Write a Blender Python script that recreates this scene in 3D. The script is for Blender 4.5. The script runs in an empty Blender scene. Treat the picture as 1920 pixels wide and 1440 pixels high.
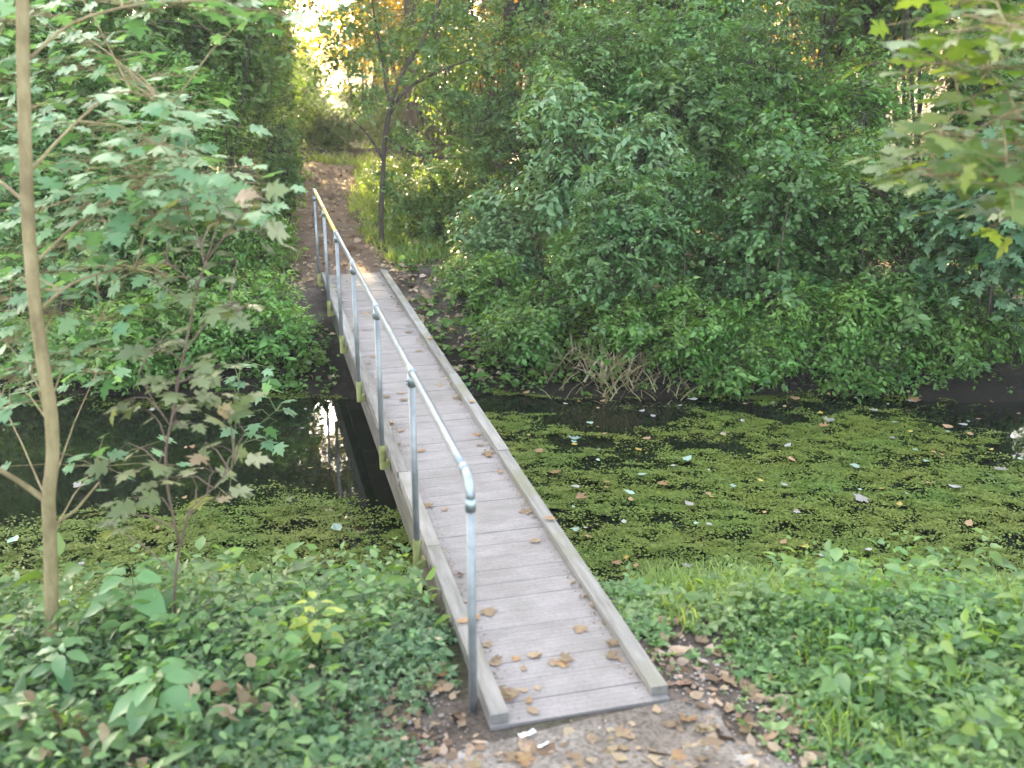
import bpy, math, random
import numpy as np
from mathutils import Vector, Euler
R = math.radians
rng = np.random.default_rng(7)
random.seed(7)
SC = bpy.context.scene
COL = SC.collection

# ------------------------------------------------------------------ camera, sky, sun, exposure
CAM_H, F, PITCH = 2.6, 1899.4, 0.31809
YAW = 0.25247                                   # the bridge runs this far to the left of the view
cam = bpy.data.cameras.new('camera'); camo = bpy.data.objects.new('camera', cam); COL.objects.link(camo)
camo.location = (0, 0, CAM_H); camo.rotation_euler = (math.pi/2 - PITCH, 0, 0)
cam.sensor_width = 36; cam.lens = F/1920*36; cam.clip_start = .05; cam.clip_end = 2000
cam.dof.use_dof = True; cam.dof.focus_distance = 8.5; cam.dof.aperture_fstop = cam.lens/20.0
SC.camera = camo

SUN_AZ, SUN_EL = R(-20), R(18)
w = bpy.data.worlds.new('World'); SC.world = w; w.use_nodes = True
nt = w.node_tree
sky = nt.nodes.new('ShaderNodeTexSky'); sky.sky_type = 'NISHITA'; sky.sun_disc = False
sky.sun_elevation = SUN_EL; sky.sun_rotation = SUN_AZ; sky.air_density = 1.0; sky.dust_density = 4.0; sky.ozone_density = .4
hz = nt.nodes.new('ShaderNodeHueSaturation'); hz.inputs['Saturation'].default_value = .62      # a milky late afternoon sky
nt.links.new(sky.outputs[0], hz.inputs['Color']); nt.links.new(hz.outputs[0], nt.nodes['Background'].inputs[0]); nt.nodes['Background'].inputs[1].default_value = .15
sl = bpy.data.lights.new('sun', 'SUN'); so = bpy.data.objects.new('sun', sl); COL.objects.link(so)
sl.energy = 5.0; sl.angle = R(.6); sl.color = (1, .74, .38)
sd = Vector((math.sin(SUN_AZ)*math.cos(SUN_EL), math.cos(SUN_AZ)*math.cos(SUN_EL), math.sin(SUN_EL)))
so.rotation_euler = (-sd).to_track_quat('-Z', 'Y').to_euler()
vs = SC.view_settings; vs.view_transform = 'Standard'; vs.look = 'None'; vs.gamma = 1; vs.exposure = 3.6
SC.cycles.use_denoising = True
SC.cycles.max_bounces = 8; SC.cycles.diffuse_bounces = 6; SC.cycles.transmission_bounces = 6
SC.cycles.transparent_max_bounces = 4; SC.cycles.caustics_reflective = False; SC.cycles.caustics_refractive = False

# ------------------------------------------------------------------ picture <-> place
CP, SP = math.cos(PITCH), math.sin(PITCH)
def ray(px, py):
    u = 720-py
    return np.array([px-960, F*CP+u*SP, -F*SP+u*CP])
def at(px, py, y):                              # the point seen at px, py that lies y metres ahead
    r = ray(px, py); k = y/r[1]
    return np.array([r[0]*k, y, CAM_H+r[2]*k])
def bw(bx, by, z=0.):                           # bridge frame -> world
    c, s = math.cos(YAW), math.sin(YAW)
    return np.array([bx*c-by*s, bx*s+by*c, z])

# ------------------------------------------------------------------ smooth noise (numpy)
_perm = rng.random((64, 64))
def vnoise(x, y):
    x = np.asarray(x, float); y = np.asarray(y, float)
    xi = np.floor(x).astype(int); yi = np.floor(y).astype(int); fx = x-xi; fy = y-yi
    fx = fx*fx*(3-2*fx); fy = fy*fy*(3-2*fy)
    g = lambda a, b: _perm[a % 64, b % 64]
    return (g(xi, yi)*(1-fx)+g(xi+1, yi)*fx)*(1-fy)+(g(xi, yi+1)*(1-fx)+g(xi+1, yi+1)*fx)*fy
def fbm(x, y, o=3):
    s = 0; a = .5
    for i in range(o):
        s = s+a*vnoise(np.asarray(x)*2**i+7.3*i, np.asarray(y)*2**i+3.1*i); a *= .5
    return s/(1-.5**o)
def sstep(a, b, x):
    t = np.clip((np.asarray(x, float)-a)/(b-a), 0, 1); return t*t*(3-2*t)

WATER = -.7
def near_edge(x): return 5.68+.5*(fbm(np.asarray(x)*.9+5, 0*np.asarray(x)+2)-.5)-.35*sstep(-1.7, -2.6, x)
def far_edge(x): return 9.6+.5*(fbm(np.asarray(x)*.7+1, 0*np.asarray(x)+9)-.5)
def gh(x, y):
    x = np.asarray(x, float); y = np.asarray(y, float); x, y = np.broadcast_arrays(x, y)
    ne, fe = near_edge(x), far_edge(x)
    near = np.interp(y, [-40, -5, 0, 2.2, 3.0, 3.4, 4.3], [2.2, 1.3, 1.0, .38, .03, -.045, -.06])
    t = np.clip((y-4.3)/(ne-4.3), 0, 3)
    z = np.where(y < 4.3, near, -.06-.64*t**1.25)
    z = np.maximum(z, -1.05)
    u = y-fe
    steep = sstep(.3, 1.6, x)
    far_s = np.interp(u, [-1, -.25, 0, .45, 2.4], [-1.05, -.9, -.7, -.28, .0])
    far_g = np.interp(u, [-1, -.3, 0, 1., 2.5], [-1.05, -.85, -.7, -.33, -.03])
    zf = far_g*(1-steep)+far_s*steep + np.clip(y-12.2, 0, 13)*.03 + np.clip(y-40, 0, 200)*.004
    z = np.where(y > 7.7, zf, z)
    n = (fbm(x*1.3, y*1.3)-.5)*.10 + (fbm(x*5, y*5, 2)-.5)*.035
    flat = np.where((y > 7) & (y < 9), .3, 1.)
    far_bump = np.clip((np.abs(x)-7)/20, 0, 1)*np.clip((y-12)/10, 0, 1)*1.2*fbm(x*.1, y*.1, 2)
    deckm = np.exp(-((x-bw(1.15, 3.3)[0])**2+(y-bw(1.15, 3.3)[1])**2)/.5)+np.exp(-((x-bw(1.15, 12.4)[0])**2+(y-bw(1.15, 12.4)[1])**2)/.6)
    return z+n*flat*(1-np.clip(deckm, 0, .9))+far_bump+.034*np.clip(deckm, 0, 1)*(y < 4.0)
def ground_at(px, py):                          # where the line of sight meets the ground
    r = ray(px, py); a = 2.8
    for y in np.arange(2.8, 60, .03):
        if CAM_H+r[2]*y/r[1] < float(gh(r[0]*y/r[1], y)): return np.array([r[0]*y/r[1], y, float(gh(r[0]*y/r[1], y))])
    return at(px, py, 60)

# ------------------------------------------------------------------ mesh helpers
def mesh_np(name, V, faces_sizes, idx, smooth=False):
    m = bpy.data.meshes.new(name)
    V = np.asarray(V, np.float32); idx = np.asarray(idx, np.int32); fs = np.asarray(faces_sizes, np.int32)
    m.vertices.add(len(V)); m.vertices.foreach_set('co', V.ravel())
    m.loops.add(len(idx)); m.loops.foreach_set('vertex_index', idx)
    m.polygons.add(len(fs)); st = np.zeros(len(fs), np.int32); st[1:] = np.cumsum(fs)[:-1]
    m.polygons.foreach_set('loop_start', st)
    m.polygons.foreach_set('use_smooth', np.full(len(fs), bool(smooth)))
    m.update(calc_edges=True)
    return m
class MB:
    def __init__(s): s.v = []; s.f = []; s.n = 0
    def add(s, V, Fc):
        V = np.asarray(V, float)
        s.v.append(V); s.f += [[i+s.n for i in f] for f in Fc]; s.n += len(V)
    def box(s, lo, hi, ch=0, jit=0):
        (x0, y0, z0), (x1, y1, z1) = lo, hi
        if ch:
            c = ch
            prof = [(x0+c, z0), (x1-c, z0), (x1, z0+c), (x1, z1-c), (x1-c, z1), (x0+c, z1), (x0, z1-c), (x0, z0+c)]
            V = [(a, y0, b) for a, b in prof]+[(a, y1, b) for a, b in prof]
            Fc = [list(range(8)), list(range(15, 7, -1))]+[[i, i+8, (i+1) % 8+8, (i+1) % 8] for i in range(8)]
            s.add(V, Fc)
        else:
            V = [(x0, y0, z0), (x1, y0, z0), (x1, y1, z0), (x0, y1, z0), (x0, y0, z1), (x1, y0, z1), (x1, y1, z1), (x0, y1, z1)]
            s.add(V, [[3, 2, 1, 0], [4, 5, 6, 7], [0, 1, 5, 4], [1, 2, 6, 5], [2, 3, 7, 6], [3, 0, 4, 7]])
    def tube(s, P, rad, n=8, caps=True):
        P = np.asarray(P, float); rad = np.broadcast_to(np.asarray(rad, float), (len(P),))
        T = np.gradient(P, axis=0); T /= np.linalg.norm(T, axis=1, keepdims=True)+1e-9
        ref = np.array([1., 0, 0]) if abs(T[0][0]) < .8 else np.array([0, 1., 0])
        V = []
        a = np.cross(T[0], ref); a /= np.linalg.norm(a)
        ang = np.arange(n)*2*math.pi/n
        for i in range(len(P)):
            a = a-T[i]*a.dot(T[i]); a /= np.linalg.norm(a)+1e-9
            b = np.cross(T[i], a)
            V.append(P[i]+rad[i]*(np.cos(ang)[:, None]*a+np.sin(ang)[:, None]*b))
        V = np.concatenate(V); Fc = []
        for i in range(len(P)-1):
            for k in range(n):
                Fc.append([i*n+k, i*n+(k+1) % n, (i+1)*n+(k+1) % n, (i+1)*n+k])
        if caps: Fc += [list(range(n))[::-1], [(len(P)-1)*n+k for k in range(n)]]
        s.add(V, Fc)
    def mesh(s, name, smooth=False):
        return mesh_np(name, np.concatenate(s.v), [len(f) for f in s.f], [i for f in s.f for i in f], smooth)
def link(name, mesh, mat, parent=None):
    o = bpy.data.objects.new(name, mesh); COL.objects.link(o)
    if mat is not None: mesh.materials.append(mat)
    if parent: o.parent = parent
    return o
def tag(o, label=None, cat=None, group=None, kind=None):
    if label: o['label'] = label
    if cat: o['category'] = cat
    if group: o['group'] = group
    if kind: o['kind'] = kind
    return o
def empty(name, loc, label, cat, group=None, rz=0):
    o = bpy.data.objects.new(name, None); COL.objects.link(o); o.empty_display_size = .1
    o.location = tuple(float(a) for a in loc); o.rotation_euler = (0, 0, rz)
    return tag(o, label, cat, group)

# ------------------------------------------------------------------ materials
def mat(name):
    m = bpy.data.materials.new(name); m.use_nodes = True
    m.node_tree.nodes.clear(); return m, m.node_tree
def N(t, kind, **kw):
    n = t.nodes.new(kind)
    for k, v in kw.items():
        if k in n.inputs: n.inputs[k].default_value = v
        else: setattr(n, k, v)
    return n
def ramp(t, stops, src):
    n = t.nodes.new('ShaderNodeValToRGB')
    e = n.color_ramp.elements
    while len(e) < len(stops): e.new(.5)
    for x, (p, c) in zip(e, stops): x.position = p; x.color = (*c, 1)
    t.links.new(src, n.inputs[0]); return n
def leaf_mat(name, dark, mid, light, trans=.4, tcol=None, rough=.42, spec=.45, spot=None, gain=1., hoff=.458):
    dark, mid, light = [tuple(min(.8, q_*gain) for q_ in c_) for c_ in (dark, mid, light)]
    m, t = mat(name)
    geo = N(t, 'ShaderNodeNewGeometry'); oi = N(t, 'ShaderNodeObjectInfo')
    tc = N(t, 'ShaderNodeTexCoord')
    cr = ramp(t, [(0, dark), (.5, mid), (.93, light), (1, spot or light)], geo.outputs['Random Per Island'])
    nz = N(t, 'ShaderNodeTexNoise'); nz.inputs['Scale'].default_value = 1.7; t.links.new(tc.outputs['Object'], nz.inputs['Vector'])
    hs = N(t, 'ShaderNodeHueSaturation'); t.links.new(cr.outputs[0], hs.inputs['Color'])
    ma = N(t, 'ShaderNodeMath', operation='MULTIPLY_ADD'); t.links.new(nz.outputs[0], ma.inputs[0]); ma.inputs[1].default_value = .10; ma.inputs[2].default_value = hoff
    t.links.new(ma.outputs[0], hs.inputs['Hue'])
    hs.inputs['Saturation'].default_value = .97
    mv = N(t, 'ShaderNodeMath', operation='MULTIPLY_ADD'); t.links.new(oi.outputs['Random'], mv.inputs[0]); mv.inputs[1].default_value = .35; mv.inputs[2].default_value = .85
    t.links.new(mv.outputs[0], hs.inputs['Value'])
    p = N(t, 'ShaderNodeBsdfPrincipled'); t.links.new(hs.outputs[0], p.inputs['Base Color'])
    p.inputs['Roughness'].default_value = rough; p.inputs['Specular IOR Level'].default_value = spec
    tr = N(t, 'ShaderNodeBsdfTranslucent')
    mx = N(t, 'ShaderNodeMix', data_type='RGBA', blend_type='MULTIPLY'); mx.inputs[0].default_value = 1
    t.links.new(hs.outputs[0], mx.inputs[6]); mx.inputs[7].default_value = (*(tcol or (2.2, 2.0, .7)), 1)
    t.links.new(mx.outputs[2], tr.inputs[0])
    ms = N(t, 'ShaderNodeMixShader'); ms.inputs[0].default_value = trans
    t.links.new(p.outputs[0], ms.inputs[1]); t.links.new(tr.outputs[0], ms.inputs[2])
    o = N(t, 'ShaderNodeOutputMaterial'); t.links.new(ms.outputs[0], o.inputs[0])
    return m
def surf_mat(name, stops, scale=(1, 1, 1), nscale=4, detail=6, rough=.8, spec=.3, bump=.3, bscale=None, island=0., metal=0., bdist=.01, patch=None, coord='Object', wet_shade=None, ribs=0., speck=0.):
    m, t = mat(name)
    tc = N(t, 'ShaderNodeTexCoord'); mp = N(t, 'ShaderNodeMapping'); mp.inputs['Scale'].default_value = scale
    t.links.new(tc.outputs[coord], mp.inputs[0])
    nz = N(t, 'ShaderNodeTexNoise'); nz.inputs['Scale'].default_value = nscale; nz.inputs['Detail'].default_value = detail; nz.inputs['Roughness'].default_value = .62
    t.links.new(mp.outputs[0], nz.inputs['Vector'])
    src = nz.outputs[0]
    if island:
        geo = N(t, 'ShaderNodeNewGeometry')
        ma = N(t, 'ShaderNodeMath', operation='MULTIPLY_ADD'); t.links.new(geo.outputs['Random Per Island'], ma.inputs[0]); ma.inputs[1].default_value = island; t.links.new(src, ma.inputs[2])
        sb = N(t, 'ShaderNodeMath', operation='SUBTRACT'); t.links.new(ma.outputs[0], sb.inputs[0]); sb.inputs[1].default_value = island/2
        src = sb.outputs[0]
    cr = ramp(t, stops, src)
    colr = cr.outputs[0]
    if patch:                                   # (colour, noise scale, lo, hi)
        n2 = N(t, 'ShaderNodeTexNoise'); n2.inputs['Scale'].default_value = patch[1]; n2.inputs['Detail'].default_value = 5
        t.links.new(tc.outputs[coord], n2.inputs['Vector'])
        r2 = ramp(t, [(patch[2], (0, 0, 0)), (patch[3], (1, 1, 1))], n2.outputs[0])
        mx = N(t, 'ShaderNodeMix', data_type='RGBA'); t.links.new(r2.outputs[0], mx.inputs[0]); t.links.new(colr, mx.inputs[6]); mx.inputs[7].default_value = (*patch[0], 1)
        colr = mx.outputs[2]
    if speck:                                   # grit
        n3 = N(t, 'ShaderNodeTexNoise'); n3.inputs['Scale'].default_value = 55; n3.inputs['Detail'].default_value = 3; t.links.new(tc.outputs[coord], n3.inputs['Vector'])
        r3 = ramp(t, [(.3, (1-speck,)*3), (.5, (1, 1, 1)), (.72, (1+speck*.6,)*3)], n3.outputs[0])
        mx = N(t, 'ShaderNodeMix', data_type='RGBA', blend_type='MULTIPLY'); mx.inputs[0].default_value = 1; t.links.new(colr, mx.inputs[6]); t.links.new(r3.outputs[0], mx.inputs[7]); colr = mx.outputs[2]
    if ribs:                                    # ribbed boards
        wv = N(t, 'ShaderNodeTexWave', bands_direction='Y'); wv.inputs['Scale'].default_value = ribs; wv.inputs['Distortion'].default_value = .6; wv.inputs['Detail Scale'].default_value = 3
        t.links.new(tc.outputs[coord], wv.inputs['Vector'])
        r3 = ramp(t, [(0, (.90,)*3), (.35, (1,)*3)], wv.outputs[1])
        mx = N(t, 'ShaderNodeMix', data_type='RGBA', blend_type='MULTIPLY'); mx.inputs[0].default_value = 1; t.links.new(colr, mx.inputs[6]); t.links.new(r3.outputs[0], mx.inputs[7]); colr = mx.outputs[2]
    if wet_shade is not None:                         # soaked mud and shrub shade, both painted dark up to this height
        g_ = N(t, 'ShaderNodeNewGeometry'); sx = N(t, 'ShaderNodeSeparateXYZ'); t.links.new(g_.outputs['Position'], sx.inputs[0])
        mr = N(t, 'ShaderNodeMapRange'); t.links.new(sx.outputs[2], mr.inputs[0]); mr.inputs[1].default_value = wet_shade-.3; mr.inputs[2].default_value = wet_shade; mr.inputs[3].default_value = 1; mr.inputs[4].default_value = 0
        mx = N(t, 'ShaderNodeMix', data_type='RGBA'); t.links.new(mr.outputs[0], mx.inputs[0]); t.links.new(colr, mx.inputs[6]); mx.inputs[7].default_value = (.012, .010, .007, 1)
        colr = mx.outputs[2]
    p = N(t, 'ShaderNodeBsdfPrincipled'); t.links.new(colr, p.inputs['Base Color'])
    p.inputs['Roughness'].default_value = rough; p.inputs['Specular IOR Level'].default_value = spec; p.inputs['Metallic'].default_value = metal
    if bump:
        nb = N(t, 'ShaderNodeTexNoise'); nb.inputs['Scale'].default_value = bscale or nscale*2; nb.inputs['Detail'].default_value = 6
        t.links.new(mp.outputs[0], nb.inputs['Vector'])
        b = N(t, 'ShaderNodeBump'); b.inputs['Strength'].default_value = bump; b.inputs['Distance'].default_value = bdist
        t.links.new(nb.outputs[0], b.inputs['Height']); t.links.new(b.outputs[0], p.inputs['Normal'])
    o = N(t, 'ShaderNodeOutputMaterial'); t.links.new(p.outputs[0], o.inputs[0])
    return m

M = {}
M['soil'] = surf_mat('soil', [(.3, (.04, .031, .025)), (.5, (.085, .068, .055)), (.7, (.16, .132, .11))], nscale=3, detail=10, rough=.95, spec=.15, bump=.8, bscale=14, bdist=.03, patch=((.03, .045, .015), .9, .5, .65), wet_shade=-.2, speck=.5)
M['path'] = surf_mat('path_dirt', [(.3, (.105, .09, .076)), (.5, (.185, .162, .14)), (.7, (.27, .24, .21))], nscale=5, detail=10, rough=.95, spec=.15, bump=.7, bscale=25, bdist=.02, patch=((.11, .088, .07), 1.6, .42, .72), speck=.5)
M['brownpath'] = surf_mat('brown_path_dirt', [(.3, (.085, .058, .04)), (.5, (.145, .10, .073)), (.7, (.21, .155, .12))], nscale=5, detail=10, rough=.95, spec=.15, bump=.7, bscale=25, bdist=.02, patch=((.14, .09, .06), 1.2, .48, .7), speck=.4)
M['deck'] = surf_mat('weathered_boards', [(.25, (.178, .160, .150)), (.5, (.222, .202, .192)), (.75, (.262, .240, .230))], scale=(2, 4.5, 3), nscale=3, detail=8, rough=.8, spec=.2, bump=.15, bscale=9, ribs=11., speck=.12, island=.12, bdist=.004, patch=((.155, .138, .12), 1.9, .5, .8))
M['kerb'] = surf_mat('mossy_timber', [(.25, (.11, .10, .088)), (.5, (.19, .178, .16)), (.75, (.26, .245, .225))], scale=(9, 1, 9), nscale=3, detail=8, rough=.85, spec=.2, bump=.4, bscale=8, island=.3, bdist=.006, patch=((.15, .15, .095), 2.3, .52, .74))
M['beam'] = surf_mat('dark_timber', [(.25, (.05, .042, .035)), (.5, (.10, .088, .075)), (.75, (.16, .145, .125))], scale=(6, 1, 6), nscale=3, rough=.85, bump=.4, patch=((.06, .075, .03), 2, .5, .65))
M['steel'] = surf_mat('galvanised_steel', [(.3, (.17, .205, .24)), (.7, (.25, .285, .32))], nscale=14, detail=4, rough=.42, spec=.5, bump=.05, metal=.75, bscale=60)
M['post'] = surf_mat('dull_galvanised_steel', [(.3, (.16, .175, .18)), (.6, (.25, .265, .27)), (.75, (.31, .32, .315))], nscale=10, detail=5, rough=.48, spec=.5, bump=.05, metal=.6, bscale=60)
M['fitting'] = surf_mat('bright_cast_fitting', [(.3, (.22, .26, .28)), (.7, (.36, .40, .42))], nscale=20, detail=4, rough=.48, spec=.5, bump=.1, metal=.9, bscale=80)
M['yellow'] = surf_mat('gold_reflection_steel', [(.3, (.42, .30, .04)), (.7, (.62, .48, .10))], nscale=10, rough=.4, bump=.05, metal=.2)  # reflection of the golden trees, put into the rail's colour
M['bracket'] = surf_mat('algae_stained_steel', [(.3, (.15, .16, .05)), (.7, (.32, .33, .13))], nscale=9, rough=.7, bump=.1, metal=.1)
M['bark'] = surf_mat('brown_bark', [(.3, (.035, .028, .022)), (.55, (.085, .07, .055)), (.75, (.14, .125, .10))], scale=(6, 6, 1.2), nscale=3, rough=.9, spec=.15, bump=.6, bdist=.02)
M['pale_bark'] = surf_mat('pale_smooth_bark', [(.3, (.17, .135, .065)), (.55, (.27, .215, .11)), (.75, (.34, .28, .165))], scale=(4, 4, 1.5), nscale=5, rough=.8, spec=.2, bump=.6, patch=((.13, .095, .05), 4, .5, .68))
M['red_stem'] = surf_mat('reddish_stem', [(.3, (.10, .065, .045)), (.7, (.18, .125, .095))], nscale=8, rough=.7, bump=.2)
M['green_stem'] = surf_mat('green_stem', [(.3, (.07, .10, .03)), (.7, (.14, .18, .06))], nscale=8, rough=.6, bump=.1)
M['straw'] = leaf_mat('dry_straw', (.20, .16, .08), (.32, .27, .15), (.42, .37, .23), .3, (1.2, 1.1, .8))
M['dead'] = leaf_mat('dead_brown_leaves', (.13, .09, .05), (.26, .19, .115), (.38, .30, .20), .2, (1.1, 1., .8), rough=.75, spec=.2)
M['litter'] = leaf_mat('brown_leaf_litter', (.13, .085, .05), (.26, .175, .11), (.38, .285, .20), .15, (1.1, 1., .8), rough=.75, spec=.25)
M['orange'] = leaf_mat('orange_fallen_leaves', (.20, .10, .045), (.31, .175, .09), (.38, .25, .15), .2, (1.1, 1., .7), rough=.6, spec=.3)
M['ochre'] = leaf_mat('yellow_fallen_leaves', (.35, .22, .03), (.42, .30, .06), (.40, .33, .14), .2, (1.1, 1., .7), rough=.6, spec=.3)
M['paleleaf'] = leaf_mat('pale_fallen_leaves', (.22, .19, .165), (.30, .275, .25), (.42, .41, .39), .2, (1., 1., .9), rough=.5, spec=.4)
M['aqua'] = leaf_mat('pale_green_fallen_leaves', (.20, .30, .22), (.26, .36, .27), (.34, .42, .34), .2, (1., 1., .8), rough=.45, spec=.4)
G = lambda *a, **k: leaf_mat(*a, **{'gain': 1.35, 'hoff': .437, **k})
M['hornbeam'] = G('hornbeam_leaves', (.03, .075, .014), (.055, .125, .024), (.085, .16, .04), .4)
M['bramble'] = G('bramble_leaves', (.03, .08, .014), (.06, .15, .025), (.10, .21, .045), .38)
M['elder'] = G('elder_leaves', (.04, .09, .035), (.075, .15, .062), (.12, .20, .09), .35, rough=.38, spec=.55)
M['hazel'] = G('hazel_leaves', (.03, .075, .018), (.06, .13, .032), (.095, .18, .055), .38)
M['privet'] = G('privet_leaves', (.025, .075, .02), (.05, .13, .032), (.085, .18, .055), .35)
M['syc'] = G('sycamore_leaves', (.045, .10, .05), (.075, .15, .075), (.11, .185, .095), .33, (1.6, 1.8, .7), rough=.5, spec=.3, gain=1.55)
M['sycwilt'] = G('wilting_sycamore_leaves', (.06, .09, .04), (.105, .14, .065), (.15, .17, .09), .33, spot=(.26, .18, .11))
M['yellowmaple'] = G('yellow_green_maple_leaves', (.05, .115, .022), (.08, .15, .032), (.125, .19, .042), .42, gain=1.12)
M['fartree'] = G('sunlit_tree_leaves', (.06, .09, .012), (.11, .135, .017), (.17, .17, .022), .58, (2.5, 1.7, .22), gain=1.6)  # gold of the low sun is mixed into these leaf colours
M['goldlit'] = G('gold_lit_leaves', (.10, .08, .02), (.15, .11, .025), (.20, .15, .035), .45, (2.0, 1.5, .45))  # sunlight's gold and orange are painted into the leaf colour
M['herb'] = G('herb_leaves', (.035, .085, .025), (.065, .14, .042), (.11, .20, .065), .35)
M['ivy'] = G('ivy_leaves', (.03, .075, .03), (.055, .12, .045), (.09, .165, .07), .3)
M['fresh'] = G('fresh_bright_leaves', (.06, .125, .022), (.095, .185, .038), (.145, .245, .055), .4, gain=1.1)
M['broad'] = G('broad_green_leaves', (.05, .13, .05), (.075, .17, .065), (.10, .21, .085), .35)
M['grass'] = G('grass_blades', (.05, .10, .02), (.09, .17, .03), (.15, .22, .055), .4)
M['ylw'] = G('yellowish_leaves', (.12, .17, .03), (.19, .25, .045), (.27, .32, .07), .45)
M['algae'] = G('water_weed', (.042, .075, .008), (.08, .128, .015), (.125, .175, .028), .1, (1.2, 1.2, .6), rough=.6, spec=.2, gain=.95)

m, t = mat('pond_water')
p = N(t, 'ShaderNodeBsdfPrincipled'); p.inputs['Base Color'].default_value = (.006, .008, .005, 1); p.inputs['Roughness'].default_value = .03; p.inputs['IOR'].default_value = 1.33; p.inputs['Specular IOR Level'].default_value = .9
nz = N(t, 'ShaderNodeTexNoise'); nz.inputs['Scale'].default_value = 5; tc = N(t, 'ShaderNodeTexCoord'); t.links.new(tc.outputs['Object'], nz.inputs['Vector'])
b = N(t, 'ShaderNodeBump'); b.inputs['Strength'].default_value = .06; b.inputs['Distance'].default_value = .02; t.links.new(nz.outputs[0], b.inputs['Height']); t.links.new(b.outputs[0], p.inputs['Normal'])
o = N(t, 'ShaderNodeOutputMaterial'); t.links.new(p.outputs[0], o.inputs[0]); M['water'] = m

# ------------------------------------------------------------------ ground, water, paths
def axis(parts):
    a = []
    for lo, hi, st in parts: a += list(np.arange(lo, hi, st))
    return np.array(a+[parts[-1][1]])
gx = axis([(-400, -60, 30), (-60, -14, 2.), (-14, -6, .3), (-6, 6, .1), (6, 14, .3), (14, 60, 2.), (60, 400, 30)])
gy = axis([(-60, -4, 4), (-4, 2.4, .4), (2.4, 13, .1), (13, 26, .25), (26, 60, 1.5), (60, 600, 30)])
X, Y = np.meshgrid(gx, gy); Z = gh(X, Y)
nx, ny = len(gx), len(gy)
q = (np.arange(ny-1)[:, None]*nx+np.arange(nx-1)[None]).ravel()
idx = np.stack([q, q+1, q+nx+1, q+nx], 1).ravel()
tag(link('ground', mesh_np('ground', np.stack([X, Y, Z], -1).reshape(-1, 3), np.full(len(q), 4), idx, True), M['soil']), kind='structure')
mb = MB(); mb.add([(-60, 4.6, WATER), (60, 4.6, WATER), (60, 11.2, WATER), (-60, 11.2, WATER)], [[0, 1, 2, 3]])
tag(link('water', mb.mesh('water'), M['water']), kind='structure')
def strip(name, pts, off, mt='path'):
    P = np.array([p_[:2] for p_ in pts], float); W = np.array([p_[2] for p_ in pts], float)
    tt = np.linspace(0, len(P)-1, int(len(P)*26)); k = np.arange(len(P))
    cx = np.interp(tt, k, P[:, 0]); cy = np.interp(tt, k, P[:, 1]); ww = np.interp(tt, k, W)
    dx = np.gradient(cx); dy = np.gradient(cy); l = np.hypot(dx, dy); nxx, nyy = dy/l, -dx/l
    s = np.linspace(-1, 1, 15)
    e = 1+.45*(vnoise(cx*3.1, cy*3.1)-.5)[:, None]*np.ones(15); e2 = 1+.45*(vnoise(cx*3.1+20, cy*3.1)-.5)[:, None]*np.ones(15)
    e = np.where(s[None] < 0, e, e2)
    x = cx[:, None]+nxx[:, None]*s*ww[:, None]*e; y = cy[:, None]+nyy[:, None]*s*ww[:, None]*e
    z = gh(x, y)+off*(1-np.abs(s)**6*1.6)
    n = len(tt); q = (np.arange(n-1)[:, None]*15+np.arange(14)[None]).ravel()
    idx = np.stack([q, q+15, q+16, q+1], 1).ravel()
    return tag(link(name, mesh_np(name, np.stack([x, y, z], -1).reshape(-1, 3), np.full(len(q), 4), idx, True), M[mt]), kind='structure')
nb = bw(1.15, 3.32); fb = bw(1.15, 12.25)
NEARP = [(*nb[:2], .62), (.42, 3.15, .72), (.62, 2.4, .8), (.8, 1., .8), (.9, -1.5, .8)]
a1, a2, a3, a4 = ground_at(600, 440), ground_at(598, 390), ground_at(612, 345), ground_at(622, 318)
FARP = [(fb[0], fb[1]-.1, .62), (a1[0]+.1, a1[1], .62), (a2[0], a2[1], .62), (a3[0], a3[1], .66), (a4[0]-.1, a4[1], .75), (a4[0]-1.6, a4[1]+.9, .8), (a4[0]-4, a4[1]+1.2, .9)]
strip('path', NEARP, .012); strip('path', FARP, .016, 'brownpath')
def dist_poly(x, y, pts):
    d = np.full(np.shape(x), 1e9)
    for (ax, ay, aw), (bx_, by_, bw_) in zip(pts[:-1], pts[1:]):
        vx, vy = bx_-ax, by_-ay; L = vx*vx+vy*vy
        k = np.clip(((x-ax)*vx+(y-ay)*vy)/L, 0, 1)
        d = np.minimum(d, np.hypot(x-ax-k*vx, y-ay-k*vy)-(aw+(bw_-aw)*k))
    return d
def bridge_xy(x, y):
    c, s = math.cos(YAW), math.sin(YAW)
    return x*c+y*s, -x*s+y*c

# ------------------------------------------------------------------ the footbridge
br = empty('footbridge', (0, 0, 0), 'narrow timber plank footbridge with one galvanised handrail spanning the weedy stream', 'footbridge', rz=YAW)
BX0, BX1, BY0, BY1 = .776, 1.566, 3.39, 12.28
mb = MB(); nails = MB(); y = BY0-.02
while y < BY1-.05:
    wd = .138+random.uniform(-.006, .006); e0, e1 = random.uniform(-.006, .006), random.uniform(-.006, .006); dz = random.uniform(-.002, .002)
    mb.box((BX0+.01+e0, y, -.035+dz), (BX1-.01+e1, y+wd, 0+dz), 0)
    for nx_ in (.905, 1.45):                    # two nails through each end of the board
        for ny_ in (.03, wd-.03):
            cx_, cy_ = nx_+random.uniform(-.006, .006), y+ny_+random.uniform(-.006, .006); th_ = np.arange(6)*math.pi/3
            nails.add(np.column_stack([cx_+.0048*np.cos(th_), cy_+.0048*np.sin(th_), np.full(6, dz+.0012)]), [[0, 1, 2, 3, 4, 5]])
    y += wd+random.uniform(.0015, .0055)
n_board = len(mb.f); nv_ = np.concatenate(nails.v); mb.add(nv_, nails.f); dk = mb.mesh('deck')
M['nail'] = surf_mat('rusty_nail', [(.3, (.05, .035, .028)), (.7, (.11, .07, .05))], nscale=30, rough=.7, bump=0, metal=.4)
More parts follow.
